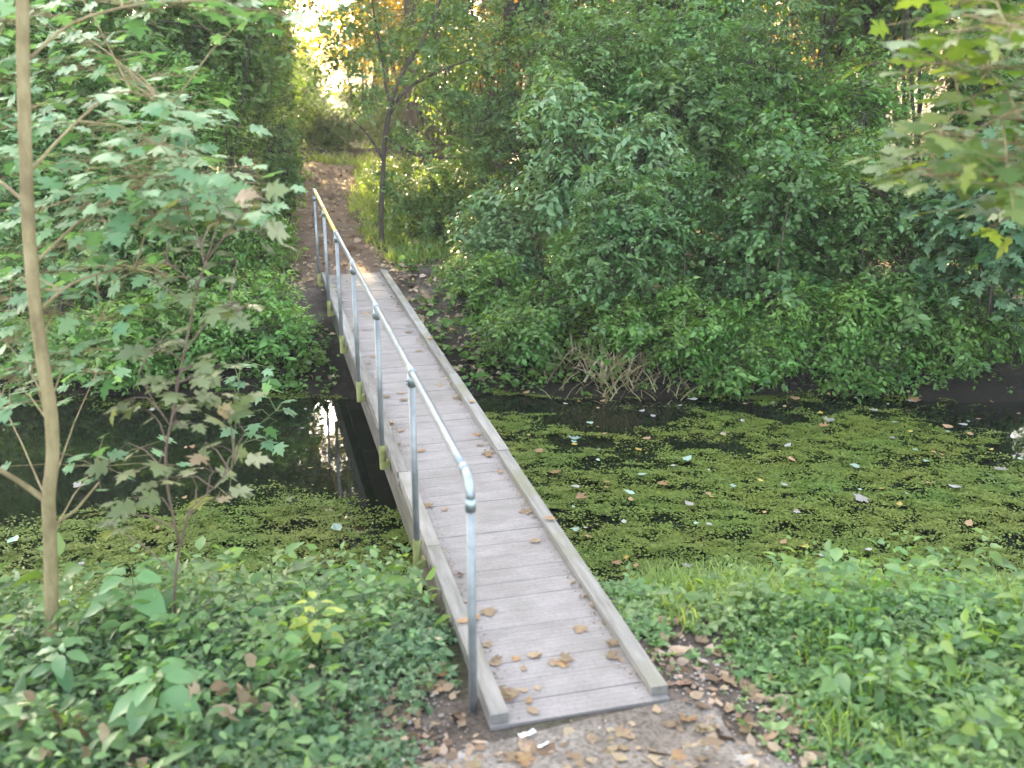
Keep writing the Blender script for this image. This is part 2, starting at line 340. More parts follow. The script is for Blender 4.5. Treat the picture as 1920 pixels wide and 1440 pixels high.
o = link('deck', dk, M['deck'], br); dk.materials.append(M['nail'])
mi = np.zeros(len(dk.polygons), np.int32); mi[n_board:] = 1; dk.polygons.foreach_set('material_index', mi)
def kerb(x0, x1, joints, jx):
    mb = MB()
    for a, b_ in zip(joints[:-1], joints[1:]):
        d = random.uniform(-jx, jx); e = random.uniform(-.004, .004)
        mb.box((x0+d, a+.003, .003), (x1+d, b_-.003, .045+e), .002)
    link('kerb', mb.mesh('kerb'), M['kerb'], br)
kerb(1.492, 1.567, [3.40, 6.15, 7.9, 9.05, 12.28], .006)
kerb(.782, .858, [3.38, 4.9, 5.95, 8.6, 12.28], .006)
for x0 in (.79, 1.455):
    mb = MB(); mb.box((x0, 3.35, -.27), (x0+.085, 12.35, -.04), .008); link('beam', mb.mesh('beam'), M['beam'], br)
mb = MB(); mb.box((.80, 3.22, -.3), (1.54, 3.34, -.045), .01); link('bank_sill', mb.mesh('sill'), M['beam'], br)
mb = MB(); mb.box((.74, 12.3, -.3), (1.6, 12.46, -.03), .01); link('bank_sill', mb.mesh('sill'), M['kerb'], br)
PX, PY0, PSP, ZR, PR = .742, 3.522, 1.434, 1.03, .0175
def rail_z(by): return ZR+.035*sstep(PY0+4*PSP, PY0+6*PSP, by)
def rail_pts(a, b_, n=9):
    yy = np.linspace(a, b_, n); return np.stack([yy*0+PX, yy, rail_z(yy)], 1)
for i in range(7):
    py = PY0+i*PSP; top = float(rail_z(py))
    mb = MB(); mb.tube([(PX, py, -.28 if i == 0 else -.1), (PX, py, top-(.10 if i in (0, 6) else .02))], PR, 14)
    po = link('post', mb.mesh('post', True), M['post'], br)
    mb = MB(); mb.tube([(PX, py, -.105), (PX, py, .065)], .0225, 12)
    mb.box((PX+.0, py-.03, -.095), (PX+.045, py+.03, -.05), .002)
    if i: link('bracket', mb.mesh('bracket', False), M['bracket'], po)
    mb = MB()
    if 0 < i < 6:
        mb.tube([(PX, py, top-.085), (PX, py, top-.018)], .0215, 14)
        mb.tube([(PX, py-.05, float(rail_z(py-.05))), (PX, py+.05, float(rail_z(py+.05)))], .0215, 14)
        for dz in (-.05, -.068): mb.tube([(PX-.03, py, top+dz), (PX-.018, py, top+dz)], .006, 8)
    else:
        s_ = 1 if i == 0 else -1; th = np.linspace(0, math.pi/2, 9); rr = .085
        arc = [(PX, py+s_*(rr-rr*math.cos(a)), top-rr+rr*math.sin(a)) for a in th]
        mb.tube(arc, .0185, 14)
        mb.tube([(PX, py, top-rr-.05), (PX, py, top-rr+.004)], .0215, 14)
        mb.tube([(PX, py+s_*rr, top), (PX, py+s_*(rr+.045), top)], .0215, 14)
    link('clamp', mb.mesh('clamp', True), M['fitting'], po)
mb = MB(); mb.tube(rail_pts(PY0+.09, PY0+4*PSP, 30), PR, 14); link('handrail', mb.mesh('handrail', True), M['steel'], br)
mb = MB(); mb.tube(rail_pts(PY0+4*PSP+.002, PY0+6*PSP-.09, 14), PR, 14); o = link('handrail', mb.mesh('handrail', True), M['yellow'], br); o['label'] = 'far end of the handrail with a golden reflection in its colour'

# ------------------------------------------------------------------ leaves
def T_oval(wd=.5, fold=.10, bend=.12):
    V = np.array([(0, 0, 0), (-wd*.42, .25, fold), (-wd*.46, .55, fold-.02), (0, 1, -bend), (wd*.46, .55, fold-.02), (wd*.42, .25, fold), (0, .5, 0)])
    return V, [[0, 6, 2, 1], [6, 3, 2], [0, 5, 4, 6], [6, 4, 3]]
def T_small(wd=.55, fold=.1, bend=.1):
    V = np.array([(0, 0, 0), (-wd*.5, .42, fold), (0, 1, -bend), (wd*.5, .42, fold)])
    return V, [[0, 3, 2], [0, 2, 1]]
def T_maple(bend=.2, fold=.07, seed=0):
    r = np.random.default_rng(seed)
    half = [(.05, -.06), (.22, -.05), (.46, .06), (.30, .18), (.56, .42), (.60, .52), (.36, .50), (.24, .50), (.30, .72), (.16, .74)]
    O = [(x, y) for x, y in half]+[(0, 1.)]+[(-x, y) for x, y in half[::-1]]
    O = np.array(O)+r.normal(0, .018, (len(O), 2))
    c = np.array([[0, .02], [0, .42]])
    P = np.concatenate([c, O]); z = -bend*(P[:, 1]-.1)**2-.25*bend*P[:, 0]**2*4+fold*np.abs(P[:, 0])
    V = np.column_stack([P, z]); n = len(O)
    Fc = [[1, 2+i, 3+i] for i in range(2, n-3)]+[[1, 0, 2+0+0, 3, 4], [1, n-1, n, n+1, 0]]
    return V, Fc
def T_blade():
    V = np.array([(-.03, 0, 0), (.03, 0, 0), (.028, .5, .05), (-.028, .5, .05), (.016, .8, -.02), (-.016, .8, -.02), (0, 1, -.12)])
    return V, [[0, 1, 2, 3], [3, 2, 4, 5], [5, 4, 6]]
def T_flake():
    a = np.arange(5)*2*math.pi/5
    return np.column_stack([np.cos(a)*.5, np.sin(a)*.5+.5, [.02, -.03, .03, -.02, .0]]), [[0, 1, 2, 3, 4]]
def nrm(a): return a/(np.linalg.norm(a, axis=-1, keepdims=True)+1e-9)
def leaf_verts(T, pos, yd, zn, size):
    V, Fc = T
    y = nrm(yd); z = nrm(zn-(zn*y).sum(-1, keepdims=True)*y); x = np.cross(y, z)
    s = np.asarray(size)[:, None, None]
    W = pos[:, None]+s*(V[None, :, 0:1]*x[:, None]+V[None, :, 1:2]*y[:, None]+V[None, :, 2:3]*z[:, None])
    return W.reshape(-1, 3)
class Leaves:
    def __init__(s): s.V = []; s.sz = []; s.ix = []; s.n = 0
    def add(s, T, pos, yd, zn, size):
        W = leaf_verts(T, pos, yd, zn, size); V, Fc = T; n = len(pos); nv = len(V)
        fl = np.array([i for f in Fc for i in f]); fz = np.array([len(f) for f in Fc])
        s.V.append(W); s.ix.append((np.arange(n)[:, None]*nv+fl[None]+s.n).ravel()); s.sz.append(np.tile(fz, n)); s.n += n*nv
    def mesh(s, name): return mesh_np(name, np.concatenate(s.V), np.concatenate(s.sz), np.concatenate(s.ix), True)
def lobes_in(r, c, rad, n, spread=.68, size=.52):
    c = np.array(c, float); rad = np.array(rad, float)
    L = [(c, rad*.66)]
    for i in range(n):
        v = nrm(r.normal(size=3)); L.append((c+v*rad*spread*r.uniform(.7, 1.15), rad*size*r.uniform(.65, 1.15)))
    return L
def crown(r, L, n, leaf, T, k=14, ln=.35, droop=.15, shell=.52, noise=.35, lean=.6, flat=.35, keep=None):
    vol = np.array([np.prod(b)**.667 for a, b in L]); pi = r.choice(len(L), n, p=vol/vol.sum())
    C = np.array([a for a, b in L])[pi]; Rd = np.array([b for a, b in L])[pi]
    v = nrm(r.normal(size=(n, 3))); rr = shell+(1-shell)*np.sqrt(r.random(n)); inner = r.random(n) < .22; rr[inner] *= r.random(inner.sum()); out = r.random(n) < .15; rr[out] *= r.uniform(1.08, 1.5, out.sum())
    p_ = C+v*rr[:, None]*Rd
    if keep is not None:
        m_ = keep(p_); p_, v = p_[m_], v[m_]; n = len(p_)
    ax = nrm(v*[1, 1, flat]+r.normal(size=(n, 3))*[.5, .5, .3]+[0, 0, -droop])
    pe = nrm(np.cross(ax, [0, 0, 1.])+r.normal(size=(n, 3))*.2)
    t_ = (np.arange(k)+.5)/k
    ll = ln*r.uniform(.6, 1.3, n)
    pos = p_[:, None]+ax[:, None]*(ll[:, None]*(t_-.5)[None])[..., None]+np.array([0, 0, -1.])*(droop*ll[:, None]*(t_**2)[None])[..., None]
    side = np.where(np.arange(k) % 2 == 0, 1., -1.)[None, :, None]
    yd = ax[:, None]*.55+pe[:, None]*side*.85+r.normal(size=(n, k, 3))*.28+[0, 0, -.22]
    zn = np.array([0, 0, 1.])+v[:, None]*lean+r.normal(size=(n, k, 3))*noise
    pos = pos+r.normal(size=pos.shape)*leaf*.25
    sz = leaf*np.exp(r.normal(size=(n, 1))*.22)*r.uniform(.6, 1.25, (n, k))*(1-.3*np.abs(t_-.5))[None]
    lv = Leaves(); f = lambda a: a.reshape(-1, 3)
    lv.add(T, f(pos), f(yd), f(zn), sz.ravel())
    tw = (p_-ax*ll[:, None]*.55, p_+ax*ll[:, None]*.4)
    return lv, tw
def limbs(mb, r, base, L, r0, twigs=None, ntw=40, n=6):
    base = np.array(base, float)
    for a, b_ in L:
        mid = base*.45+a*.55+r.normal(size=3)*.12*np.linalg.norm(a-base)*[1, 1, .4]
        tt = np.linspace(0, 1, 7)[:, None]
        P = (1-tt)**2*base+2*tt*(1-tt)*mid+tt**2*a
        mb.tube(P, r0*(1-.78*tt[:, 0]), n, False)
    if twigs is not None:
        A, B_ = twigs; s = r.choice(len(A), min(ntw, len(A)), False)
        for i in s:
            c = min(L, key=lambda q_: np.linalg.norm(q_[0]-A[i]))[0]
            mb.tube([c, (c+A[i])/2+r.normal(size=3)*.05, A[i], B_[i]], [r0*.3, r0*.24, r0*.16, r0*.06], 4, False)
SEED = [100]
def shrub(name, label, cat, x, y, rad, zc, leafm, T, leaf, n, k=14, ln=.32, nl=7, stems=3, stem_r=.022, bark='bark', group=None, trunk='stem', cr='foliage', **kw):
    """rad = half sizes; zc = height of the crown's middle above the ground"""
    SEED[0] += 1; r = np.random.default_rng(SEED[0])
    z0 = float(gh(x, y)); root = empty(name, (x, y, z0), label, cat, group)
    L = lobes_in(r, (0, 0, zc), rad, nl)
    lv, tw = crown(r, L, n, leaf, T, k, ln, **kw)
    link(cr, lv.mesh(cr), leafm, root)
    mb = MB()
    for i in range(stems):
        b_ = np.array([r.normal()*.12*rad[0], r.normal()*.12*rad[1], -.08])
        limbs(mb, r, b_, L[i::stems], stem_r*r.uniform(.7, 1.2), tw, 60)
    link(trunk, mb.mesh(trunk, True), M[bark], root)
    return root
def copy_tree(src, loc, rz, sc, label, group=None, mat_=None):
    c = src.copy(); COL.objects.link(c); c.location = tuple(float(a) for a in loc); c.rotation_euler = (0, 0, rz); c.scale = sc
    c['label'] = label
    if group: c['group'] = group
    for ch in list(src.children):
        d = ch.copy(); COL.objects.link(d); d.parent = c
    return c
OV, SM = T_oval(), T_small()
def T_tri():                                    # three leaflets on one stalk
    V0, F0 = T_oval(.62, .1, .15); V = []; Fc = []
    for i, (a, s_) in enumerate([(0, .62), (1.25, .52), (-1.25, .52)]):
        c, n_ = math.cos(a), math.sin(a); W = V0*s_
        V.append(np.column_stack([W[:, 0]*c+W[:, 1]*n_, -W[:, 0]*n_+W[:, 1]*c+.3, W[:, 2]-.1*abs(a)*W[:, 1]]))
        Fc += [[q_+i*len(V0) for q_ in f] for f in F0]
    return np.concatenate(V), Fc
T_TRI = T_tri()
def T_round(wd=.62, fold=.09, bend=.3, n=7, wave=.02):
    t_ = np.linspace(0, 1, n); h = wd/2*np.sin(np.pi*t_**.8)**.8; h[0] = h[-1] = 0
    V = [(0, y_, -bend*y_*y_) for y_ in t_]+[(-h[i], t_[i], fold*h[i]*3-bend*t_[i]**2+wave*(-1)**i) for i in range(1, n-1)]+[(h[i], t_[i], fold*h[i]*3-bend*t_[i]**2+wave*(-1)**i) for i in range(1, n-1)]
    L_ = lambda i: n+i-1; R_ = lambda i: n+n-2+i-1; Fc = [[0, 1, L_(1)], [0, R_(1), 1], [n-2, n-1, L_(n-2)], [n-2, R_(n-2), n-1]]
    for i in range(1, n-2): Fc += [[i, i+1, L_(i+1), L_(i)], [i, R_(i), R_(i+1), i+1]]
    return np.array(V), Fc
OVW = T_oval(.75, .12, .15)

# ---- left of the path
shrub('hornbeam_tree', 'tall dense dark green bush hiding the left side of the dirt path', 'tree', -4.1, 13.6, (1.15, 1.5, 2.6), 2.5, M['hornbeam'], OV, .10, 1700, 14, .45, 11, 4, .04)
shrub('hornbeam_tree', 'dark green leafy tree behind the tall sapling, left of the dense bush by the path', 'tree', -6.3, 14.4, (1.7, 1.6, 3.0), 2.8, M['hazel'], OV, .11, 1500, 14, .5, 11, 3, .05)
shrub('hornbeam_tree', 'overhanging tree whose small leaves frame the sky gap left of the path', 'tree', -5.9, 17.5, (1.5, 1.6, 3.0), 4.0, M['hornbeam'], OV, .11, 1200, 14, .5, 10, 2, .06, trunk='trunk', cr='crown')
shrub('leafy_shrub', 'rounded small leaved shrub on the far bank at the left picture edge', 'shrub', -5.3, 11.2, (1.1, .9, 1.3), 1.2, M['privet'], OV, .075, 1000, 14, .32, 8)
shrub('leafy_shrub', 'mid green shrub between sapling and dark bush above the left far bank', 'shrub', -4.35, 11.9, (.9, .8, 1.0), .9, M['bramble'], OV, .075, 800, 14, .32, 8)
for i, (px, y, rx, rz, zc, n, lab) in enumerate([
        (60, 9.95, .85, .55, .30, 620, 'low bramble bush hanging over the dark water at the left picture edge'),
        (215, 9.95, .75, .5, .30, 600, 'bright bramble bush above the water behind the sapling'),
        (330, 10.1, .68, .55, .32, 560, 'fresh green bramble mound behind the withering seedling'),
        (440, 10.3, .62, .55, .36, 480, 'bramble mound rising between the seedling and the far bridge end'),
        (505, 12.3, .42, .4, .35, 260, 'small leafy bush beside the far left end of the bridge'),
        (395, 12.0, .6, .6, .5, 380, 'bushy thicket below the dense dark bush left of the path')]):
    shrub('bramble_bush', lab, 'bush', (px-960)/1900*y, y, (rx, .55, rz), zc, M['bramble'], OV, .065, n, 12, .28, 6, 3, .012)
shrub('leafy_shrub', 'slim upright young shrub at the left edge of the dirt path', 'shrub', (522-960)/1930*15.2, 15.2, (.42, .5, .9), .9, M['hazel'], OV, .08, 420, 12, .3, 6)
for px, y, rx, rz, zc, n, lab in [(130, 12.9, 1.2, 2.1, 2.0, 1150, 'tall bushy thicket directly behind the sapling trunk'), (330, 12.5, .95, 1.5, 1.6, 800, 'leafy thicket before the tall dense bush left of the path'), (-60, 12.3, 1.2, 2.2, 2.2, 900, 'tall leafy thicket at the upper left picture edge')]:
    shrub('leafy_shrub', lab, 'shrub', (px-960)/1940*y, y, (rx, .9, rz), zc, M['bramble'], OV, .085, n, 14, .36, 10, 3, .03)
# ---- right of the path
shrub('elder_shrub', 'blue green elder shrub with layered leaves right of the bridge end', 'shrub', .95, 11.5, (.95, .8, 1.1), 1.25, M['elder'], T_oval(.48, .08, .2), .10, 780, 12, .40, 8, 3, .025, droop=.25, noise=.28)
shrub('elder_shrub', 'smaller pale shrub at the foot of the layered elder beside the bridge', 'shrub', -.05, 11.9, (.6, .6, .7), .65, M['elder'], OV, .09, 420, 12, .32, 6)
shrub('leafy_shrub', 'dense small leaved shrub hanging over the straw grass on the far bank', 'shrub', 1.45, 10.55, (.85, .75, .95), .75, M['privet'], OV, .07, 980, 14, .3, 9)
shrub('leafy_shrub', 'broad rounded green shrub in the middle of the right far bank', 'shrub', 2.75, 10.6, (1.05, .9, 1.3), .95, M['privet'], OVW, .07, 1250, 14, .3, 10)
shrub('leafy_shrub', 'green shrub above the dark hollow of the right far bank', 'shrub', 3.85, 10.45, (.85, .85, 1.0), .9, M['hazel'], OV, .075, 850, 14, .3, 8)
shrub('leafy_shrub', 'light green shrub topping the right far bank behind the broad shrub', 'shrub', 2.2, 12.4, (1.1, .8, 1.3), 1.7, M['hazel'], OV, .085, 900, 14, .36, 9)
shrub('leafy_shrub', 'airy upright shrub before the golden gaps among the right trees', 'shrub', 4.0, 12.6, (1.1, .8, 1.3), 1.5, M['bramble'], OV, .08, 430, 14, .36, 8)
shrub('sycamore_shrub', 'large leaved sycamore shrub overhanging the water at the right picture edge', 'shrub', 4.85, 9.95, (1.1, .9, 1.3), .95, M['syc'], T_maple(.3, .1, 3), .125, 460, 9, .5, 8, 2, .018, droop=.2, noise=.26, lean=.25)
for i, (px, y, rx, rz, zc, n, lab) in enumerate([
        (1690, 9.8, .55, .4, .2, 340, 'leafy bush trailing into the water left of the large leaved sycamore'),
        (1850, 9.75, .55, .5, .35, 380, 'leafy bush under the large leaved sycamore at the waterline'),
        (1420, 9.75, .5, .36, .15, 280, 'low leafy bush touching the water below the broad shrub'),
        (960, 10.15, .42, .34, .34, 260, 'small bramble bush at the water edge nearest the bridge'),
        (1095, 10.9, .5, .5, .55, 380, 'fresh bramble bush below the layered elder'),
        (1290, 9.95, .55, .42, .36, 380, 'leafy bush spilling to the water right of the straw grass'),
        (1470, 9.95, .6, .45, .4, 420, 'leafy bush spilling down the middle of the right far bank'),
        (1570, 9.95, .6, .5, .35, 420, 'round leafy bush above the dark earth of the right far bank'),
        (1760, 10.0, .6, .42, .4, 360, 'bush between the dark earth bank and the large leaved sycamore'),
        (930, 11.1, .45, .4, .4, 260, 'bramble bush on the soil slope right of the far half of the bridge'),
        (1010, 10.6, .5, .38, .3, 300, 'low bramble bush on the mud bank just right of the bridge'),
        (890, 11.6, .42, .35, .3, 240, 'small bramble bush beside the far right kerb of the bridge'),
        (1180, 10.15, .45, .3, .2, 260, 'trailing bramble bush over the dry grass at the water edge'),
        (1370, 9.95, .6, .4, .2, 380, 'trailing leafy bush drooping to the water below the broad shrub'),
        (1640, 10.0, .6, .36, .3, 280, 'sparse low bush against the dark earth bank on the right')]):
    shrub('bramble_bush', lab, 'bush', (px-960)/1900*y, y, (rx, .45, rz), zc, M['bramble'], OV, .062, n, 12, .26, 6, 3, .012)
for px, y, rx, rz, zc, n, lab, mt in [
        (790, 14.3, .75, .6, .55, 420, 'shady low shrub right of the small leaning tree', 'hazel'),
        (880, 15.3, .9, .8, .8, 460, 'dull green shrub behind the leaning tree branches', 'hornbeam'),
        (742, 16.6, .6, .5, .35, 300, 'bright low shrub on the grassy verge behind the leaning tree', 'fresh')]:
    shrub('leafy_shrub', lab, 'shrub', (px-960)/1930*y, y, (rx, .6, rz), zc, M[mt], OV, .075, n, 12, .3, 6, 3, .014)
# taller growth behind, right
for px, y, rx, rz, zc, n, lab, mt, lf in [
        (840, 17.5, 1.3, 1.7, 2.6, 250, 'airy young tree behind the leaning tree right of the path', 'hazel', .10),
        (1010, 16.0, 1.2, 1.7, 2.6, 380, 'leafy young tree above the elder shrub', 'hazel', .10),
        (1190, 15.0, 1.3, 1.8, 2.6, 900, 'dark leafy young tree behind the elder shrub', 'hornbeam', .10),
        (1380, 14.2, 1.2, 1.6, 2.4, 620, 'dense young tree above the light green shrub', 'privet', .09),
        (1530, 15.5, 1.3, 1.7, 2.8, 190, 'thin leaved young tree before the dark trunks', 'bramble', .10),
        (1640, 17.0, 1.3, 1.9, 2.4, 270, 'bushy young tree filling the space before the bare dark trunks', 'hazel', .10),
        (1850, 13.2, 1.0, 1.3, 1.9, 560, 'leafy young tree behind the sycamore at the right edge', 'hornbeam', .10),
        (1760, 14.0, 1.2, 1.0, 3.4, 230, 'spindly young tree with high sparse leaves among the dark trunks', 'hazel', .10)]:
    shrub('young_tree', lab, 'tree', (px-960)/1960*y, y, (rx, 1.1, rz), zc, M[mt], OV, lf, n, 14, .45, 9, 3, .035, trunk='trunk', cr='crown', shell=.5)

for px, y, rx, rz, zc, n, lab, mt, lf in [
        (1120, 12.9, .9, 1.3, 2.1, 720, 'fine leaved bush filling the space behind the layered elder', 'hazel', .07),
        (1270, 12.6, .95, 1.4, 2.2, 780, 'fine leaved bush high above the right far bank', 'privet', .07),
        (1410, 13.0, .95, 1.5, 2.3, 760, 'tall fine leaved bush before the dense young tree', 'hazel', .07),
        (1545, 12.8, .85, 1.1, 1.7, 520, 'fine leaved bush below the golden gaps at the right', 'bramble', .07),
        (980, 13.6, .9, 1.0, 1.5, 480, 'fine leaved bush left of the layered elder', 'hazel', .075)]:
    shrub('leafy_shrub', lab, 'shrub', (px-960)/1950*y, y, (rx, .8, rz), zc, M[mt], OV, lf, n, 14, .34, 9, 3, .02)
# ---- small leaning tree right of the path
def px_tube(mb, pts, y0, r0, r1, n=8, ys=None):
    P = np.array([at(px, py, y0 if ys is None else ys[i]) for i, (px, py) in enumerate(pts)])
    # smooth
    t_ = np.arange(len(P)); tt = np.linspace(0, len(P)-1, (len(P)-1)*4+1)
    S = np.stack([np.interp(tt, t_, P[:, k]) for k in range(3)], 1)
    for _ in range(2): S[1:-1] = (S[:-2]+2*S[1:-1]+S[2:])/4
    mb.tube(S, np.linspace(r0, r1, len(S)), n, True)
    return S
lt = ground_at(716, 462); LY = lt[1]
root = empty('leaning_tree', lt, 'slender leaning tree with forked branches just right of the dirt path', 'tree')
mb = MB(); off = -lt
segs = [([(716, 475), (714, 400), (718, 320), (722, 250), (733, 195)], .038, .028), ([(733, 195), (750, 140), (785, 90), (820, 20), (840, -60)], .028, .013),
        ([(733, 195), (722, 160), (715, 100), (700, 20), (690, -60)], .024, .010), ([(728, 215), (760, 165), (830, 130), (900, 105)], .03, .008),
        ([(722, 255), (760, 285), (820, 297), (900, 296)], .025, .008), ([(719, 300), (690, 250), (660, 225)], .02, .006)]
for pts, a, b_ in segs: px_tube(mb, pts, LY, a, b_)
me = mb.mesh('trunk', True); me.transform(__import__('mathutils').Matrix.Translation(tuple(off))); link('trunk', me, M['bark'], root)
r = np.random.default_rng(55); L = []
for px, py, dy, sx, sz in [(800, 110, .3, .6, .35), (700, 60, .2, .5, .4), (850, 180, .2, .6, .3), (640, 110, .5, .5, .35), (900, 270, 0, .6, .22), (780, 260, -.2, .4, .2), (840, 30, .4, .7, .4), (690, 190, .3, .35, .25), (940, 200, .3, .6, .3), (640, 20, .3, .6, .4), (960, 90, .3, .6, .4), (770, -120, .2, 1.3, .6)]:
    L.append((at(px, py, LY+dy-.2)-lt, np.array([sx, .5, sz])))
lv, tw = crown(r, L, 640, .085, OV, 12, .4, droop=.15, shell=.3, noise=.3); link('crown', lv.mesh('crown'), M['hazel'], root)

# ---- tall trees behind: two kinds of trunk and crown, copied with their parts
def tall_tree(name, label, x, y, H, cr_r, cr_h, leafm, n, leaf, seed, tr=.16, bark='bark', zc=None, nl=14, group=None, k=16, **kw):
    r = np.random.default_rng(seed); root = empty(name, (x, y, float(gh(x, y))), label, 'tree', group)
    zc = zc or H-cr_h*.9
    L = lobes_in(r, (0, 0, zc), (cr_r, cr_r, cr_h), nl, .62, .42)
    lv, tw = crown(r, L, n, leaf, OV, k, .7, shell=.35, droop=.2, noise=.4, **kw)
    link('crown', lv.mesh('crown'), leafm, root)
    mb = MB(); zz = np.linspace(-.2, H*.8, 12); wob = np.cumsum(r.normal(size=(12, 2))*.07, 0)
    P = np.column_stack([wob-wob[0], zz]); mb.tube(P, tr*(1.15-.9*np.linspace(0, 1, 12)), 10)
    for a, b_ in L:
        i = int(np.clip((a[2]-1.5)/H*12, 2, 10)); s0 = P[i]
        tt = np.linspace(0, 1, 6)[:, None]; mid = (s0+a)/2+r.normal(size=3)*.2
        mb.tube((1-tt)**2*s0+2*tt*(1-tt)*mid+tt**2*a, tr*.35*(1-.8*tt[:, 0]), 6, False)
        for j in range(3):
            e = a+nrm(r.normal(size=3))*b_*.9
            mb.tube([a, (a+e)/2+r.normal(size=3)*.1, e], [tr*.1, tr*.07, tr*.02], 4, False)
    link('trunk', mb.mesh('trunk', True), M[bark], root)
    return root
GT = 'trees beyond the bushes'
TA = tall_tree('broadleaf_tree', 'grey trunked tree standing behind the elder shrub', .05, 19.0, 11, 2.9, 4.0, M['hazel'], 1300, .15, 11, .13, zc=6.8, group=GT)
TB = tall_tree('broadleaf_tree', 'dark trunked tree rising above the dense bush left of the path', -8.2, 18.0, 11, 3.2, 4.2, M['hornbeam'], 1700, .15, 12, .18, zc=6.2, group=GT)
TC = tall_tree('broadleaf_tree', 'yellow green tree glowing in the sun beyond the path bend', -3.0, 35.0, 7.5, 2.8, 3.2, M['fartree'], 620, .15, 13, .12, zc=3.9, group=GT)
for s, x, y, rz, sc, lab in [
        (TB, 5.6, 16.2, 1.1, .95, 'tree with the thick dark trunk at the upper right'),
        (TA, 7.6, 15.6, 2.2, .92, 'tree with a bare dark trunk close to the right picture edge'),
        (TB, 3.6, 19.5, 3.0, 1.0, 'tree with dark crown behind the dense young tree on the right'),
        (TA, -11.5, 15.5, .7, 1.0, 'tree standing at the far left behind the sapling'),
        (TA, -6.0, 23.5, 4.1, .9, 'tree left of the sky gap behind the overhanging leaves'),
        (TB, 12.5, 20.0, 5.0, .9, 'tree deep behind the golden gaps at the upper right'),
        (TB, -13.5, 22.0, 5.6, 1.1, 'dark tree deep behind the sapling at the upper left'),
        (TC, -7.5, 36.0, 1.5, 1.0, 'yellow green tree left of the bright sky gap'),
        (TC, 1.5, 34.0, 2.7, .95, 'golden tree seen through leaves right of the sky gap'),
        (TC, 5.5, 33.0, 3.6, .9, 'golden tree behind the grey trunk'),
        (TC, 10.5, 34.0, 4.6, 1.0, 'golden tree behind the dark trunks on the right'),
        (TC, 15.5, 31.0, .4, 1.0, 'golden tree at the far right behind the bare trunk'),
        (TC, -15, 33.0, 5.2, 1.0, 'yellow green tree far behind at the upper left')]:
    copy_tree(s, (x, y, float(gh(x, y))), rz, (sc, sc, sc), lab)
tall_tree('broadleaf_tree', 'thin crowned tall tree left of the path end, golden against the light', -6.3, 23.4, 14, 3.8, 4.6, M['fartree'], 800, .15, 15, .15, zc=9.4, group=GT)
SUN_BLOCKER = tall_tree('broadleaf_tree', 'added tall shade tree deep in the wood at the left of the sky gap', -9.6, 27.5, 14, 3.9, 4.6, M['fartree'], 1500, .17, 14, .15, zc=9.4, group=GT)  # added, with its copies below, to keep direct sun off the bridge
for x, y, rz, sc, lab in [(-2.1, 22.6, 2., 1.0, 'added shade tree behind the leaning tree with its crown high above the path'), (1.3, 23.5, 3.3, 1.0, 'added shade tree with high crown behind the grey trunk'),
                          (4.6, 24.0, 5.5, 1.02, 'added shade tree with high crown behind the dense young tree on the right'), (-8.7, 24.0, 4.4, 1.02, 'added shade tree with high crown behind the dense bush on the left'),
                          (-14.0, 30.0, .6, 1.0, 'added tall shade tree deep in the wood at the upper left picture edge'), (-11.6, 30.6, 1.6, 1.0, 'added tall shade tree deep in the wood behind the sapling crown'), (-9.0, 30.2, 2.7, 1.0, 'added tall shade tree deep in the wood behind the dense bush'),
                          (-6.5, 30.6, 3.8, 1.0, 'added shade tree whose trunk stands at the left of the sky gap'), (-3.3, 30.0, 4.9, 1.0, 'added shade tree whose trunk stands behind the fork of the leaning tree'), (-.6, 30.5, 5.7, 1.0, 'added tall shade tree deep in the wood right of the leaning tree')]:
    copy_tree(SUN_BLOCKER, (x, y, float(gh(x, y))), rz, (sc, sc, sc*(1.22 if y > 26 else 1)), lab)
# sunlit bushes beyond the bend
K1 = shrub('sunlit_bush', 'bright sunlit hedge bush closing the end of the dirt path', 'bush', -4.5, 25.2, (1.3, .45, .75), .6, M['fresh'], OV, .10, 640, 12, .36, 7)
for x, y, rz, sc, lab in [(-2.9, 25.6, 1., 1., 'sunlit hedge bush at the path end behind the leaning tree'),
                          (-6.6, 26.5, 2., 1.25, 'sunlit bush left of the path end'),
                          (-3.6, 29.5, 2.6, 1.7, 'taller sunlit bush behind the hedge at the path end'),
                          (-1.6, 26.5, 4., 1.9, 'sunlit bush glowing behind the leaning tree branches'),
                          (-6.5, 32.5, 5., 1.9, 'sunlit bush under the bright sky gap')]:
    copy_tree(K1, (x, y, float(gh(x, y))), rz, (sc, sc, sc), lab)
K2 = shrub('golden_bush', 'sunlit golden bush shining behind the trunks at the upper right', 'bush', 7.4, 25.6, (2.3, 1.2, 2.3), 2.0, M['goldlit'], OV, .12, 850, 12, .4, 8)
for x, y, rz, sc, lab in [(11.2, 25.5, 1.3, 1.0, 'sunlit golden bush shining at the right picture edge behind the trunks'),
                          (4.0, 26.6, 2.6, 1.1, 'sunlit golden bush glimpsed behind the dense young tree'),
                          (.6, 26.6, 4.1, 1.0, 'sunlit golden bush behind the grey trunk')]:
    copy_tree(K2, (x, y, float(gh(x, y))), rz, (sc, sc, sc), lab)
K3 = shrub('golden_sapling', 'airy golden young tree in the sun above the path end', 'tree', -2.6, 25.8, (1.5, .35, 2.0), 2.9, M['fartree'], OV, .10, 420, 12, .45, 9, 2, .03, trunk='trunk', cr='crown', shell=.4)
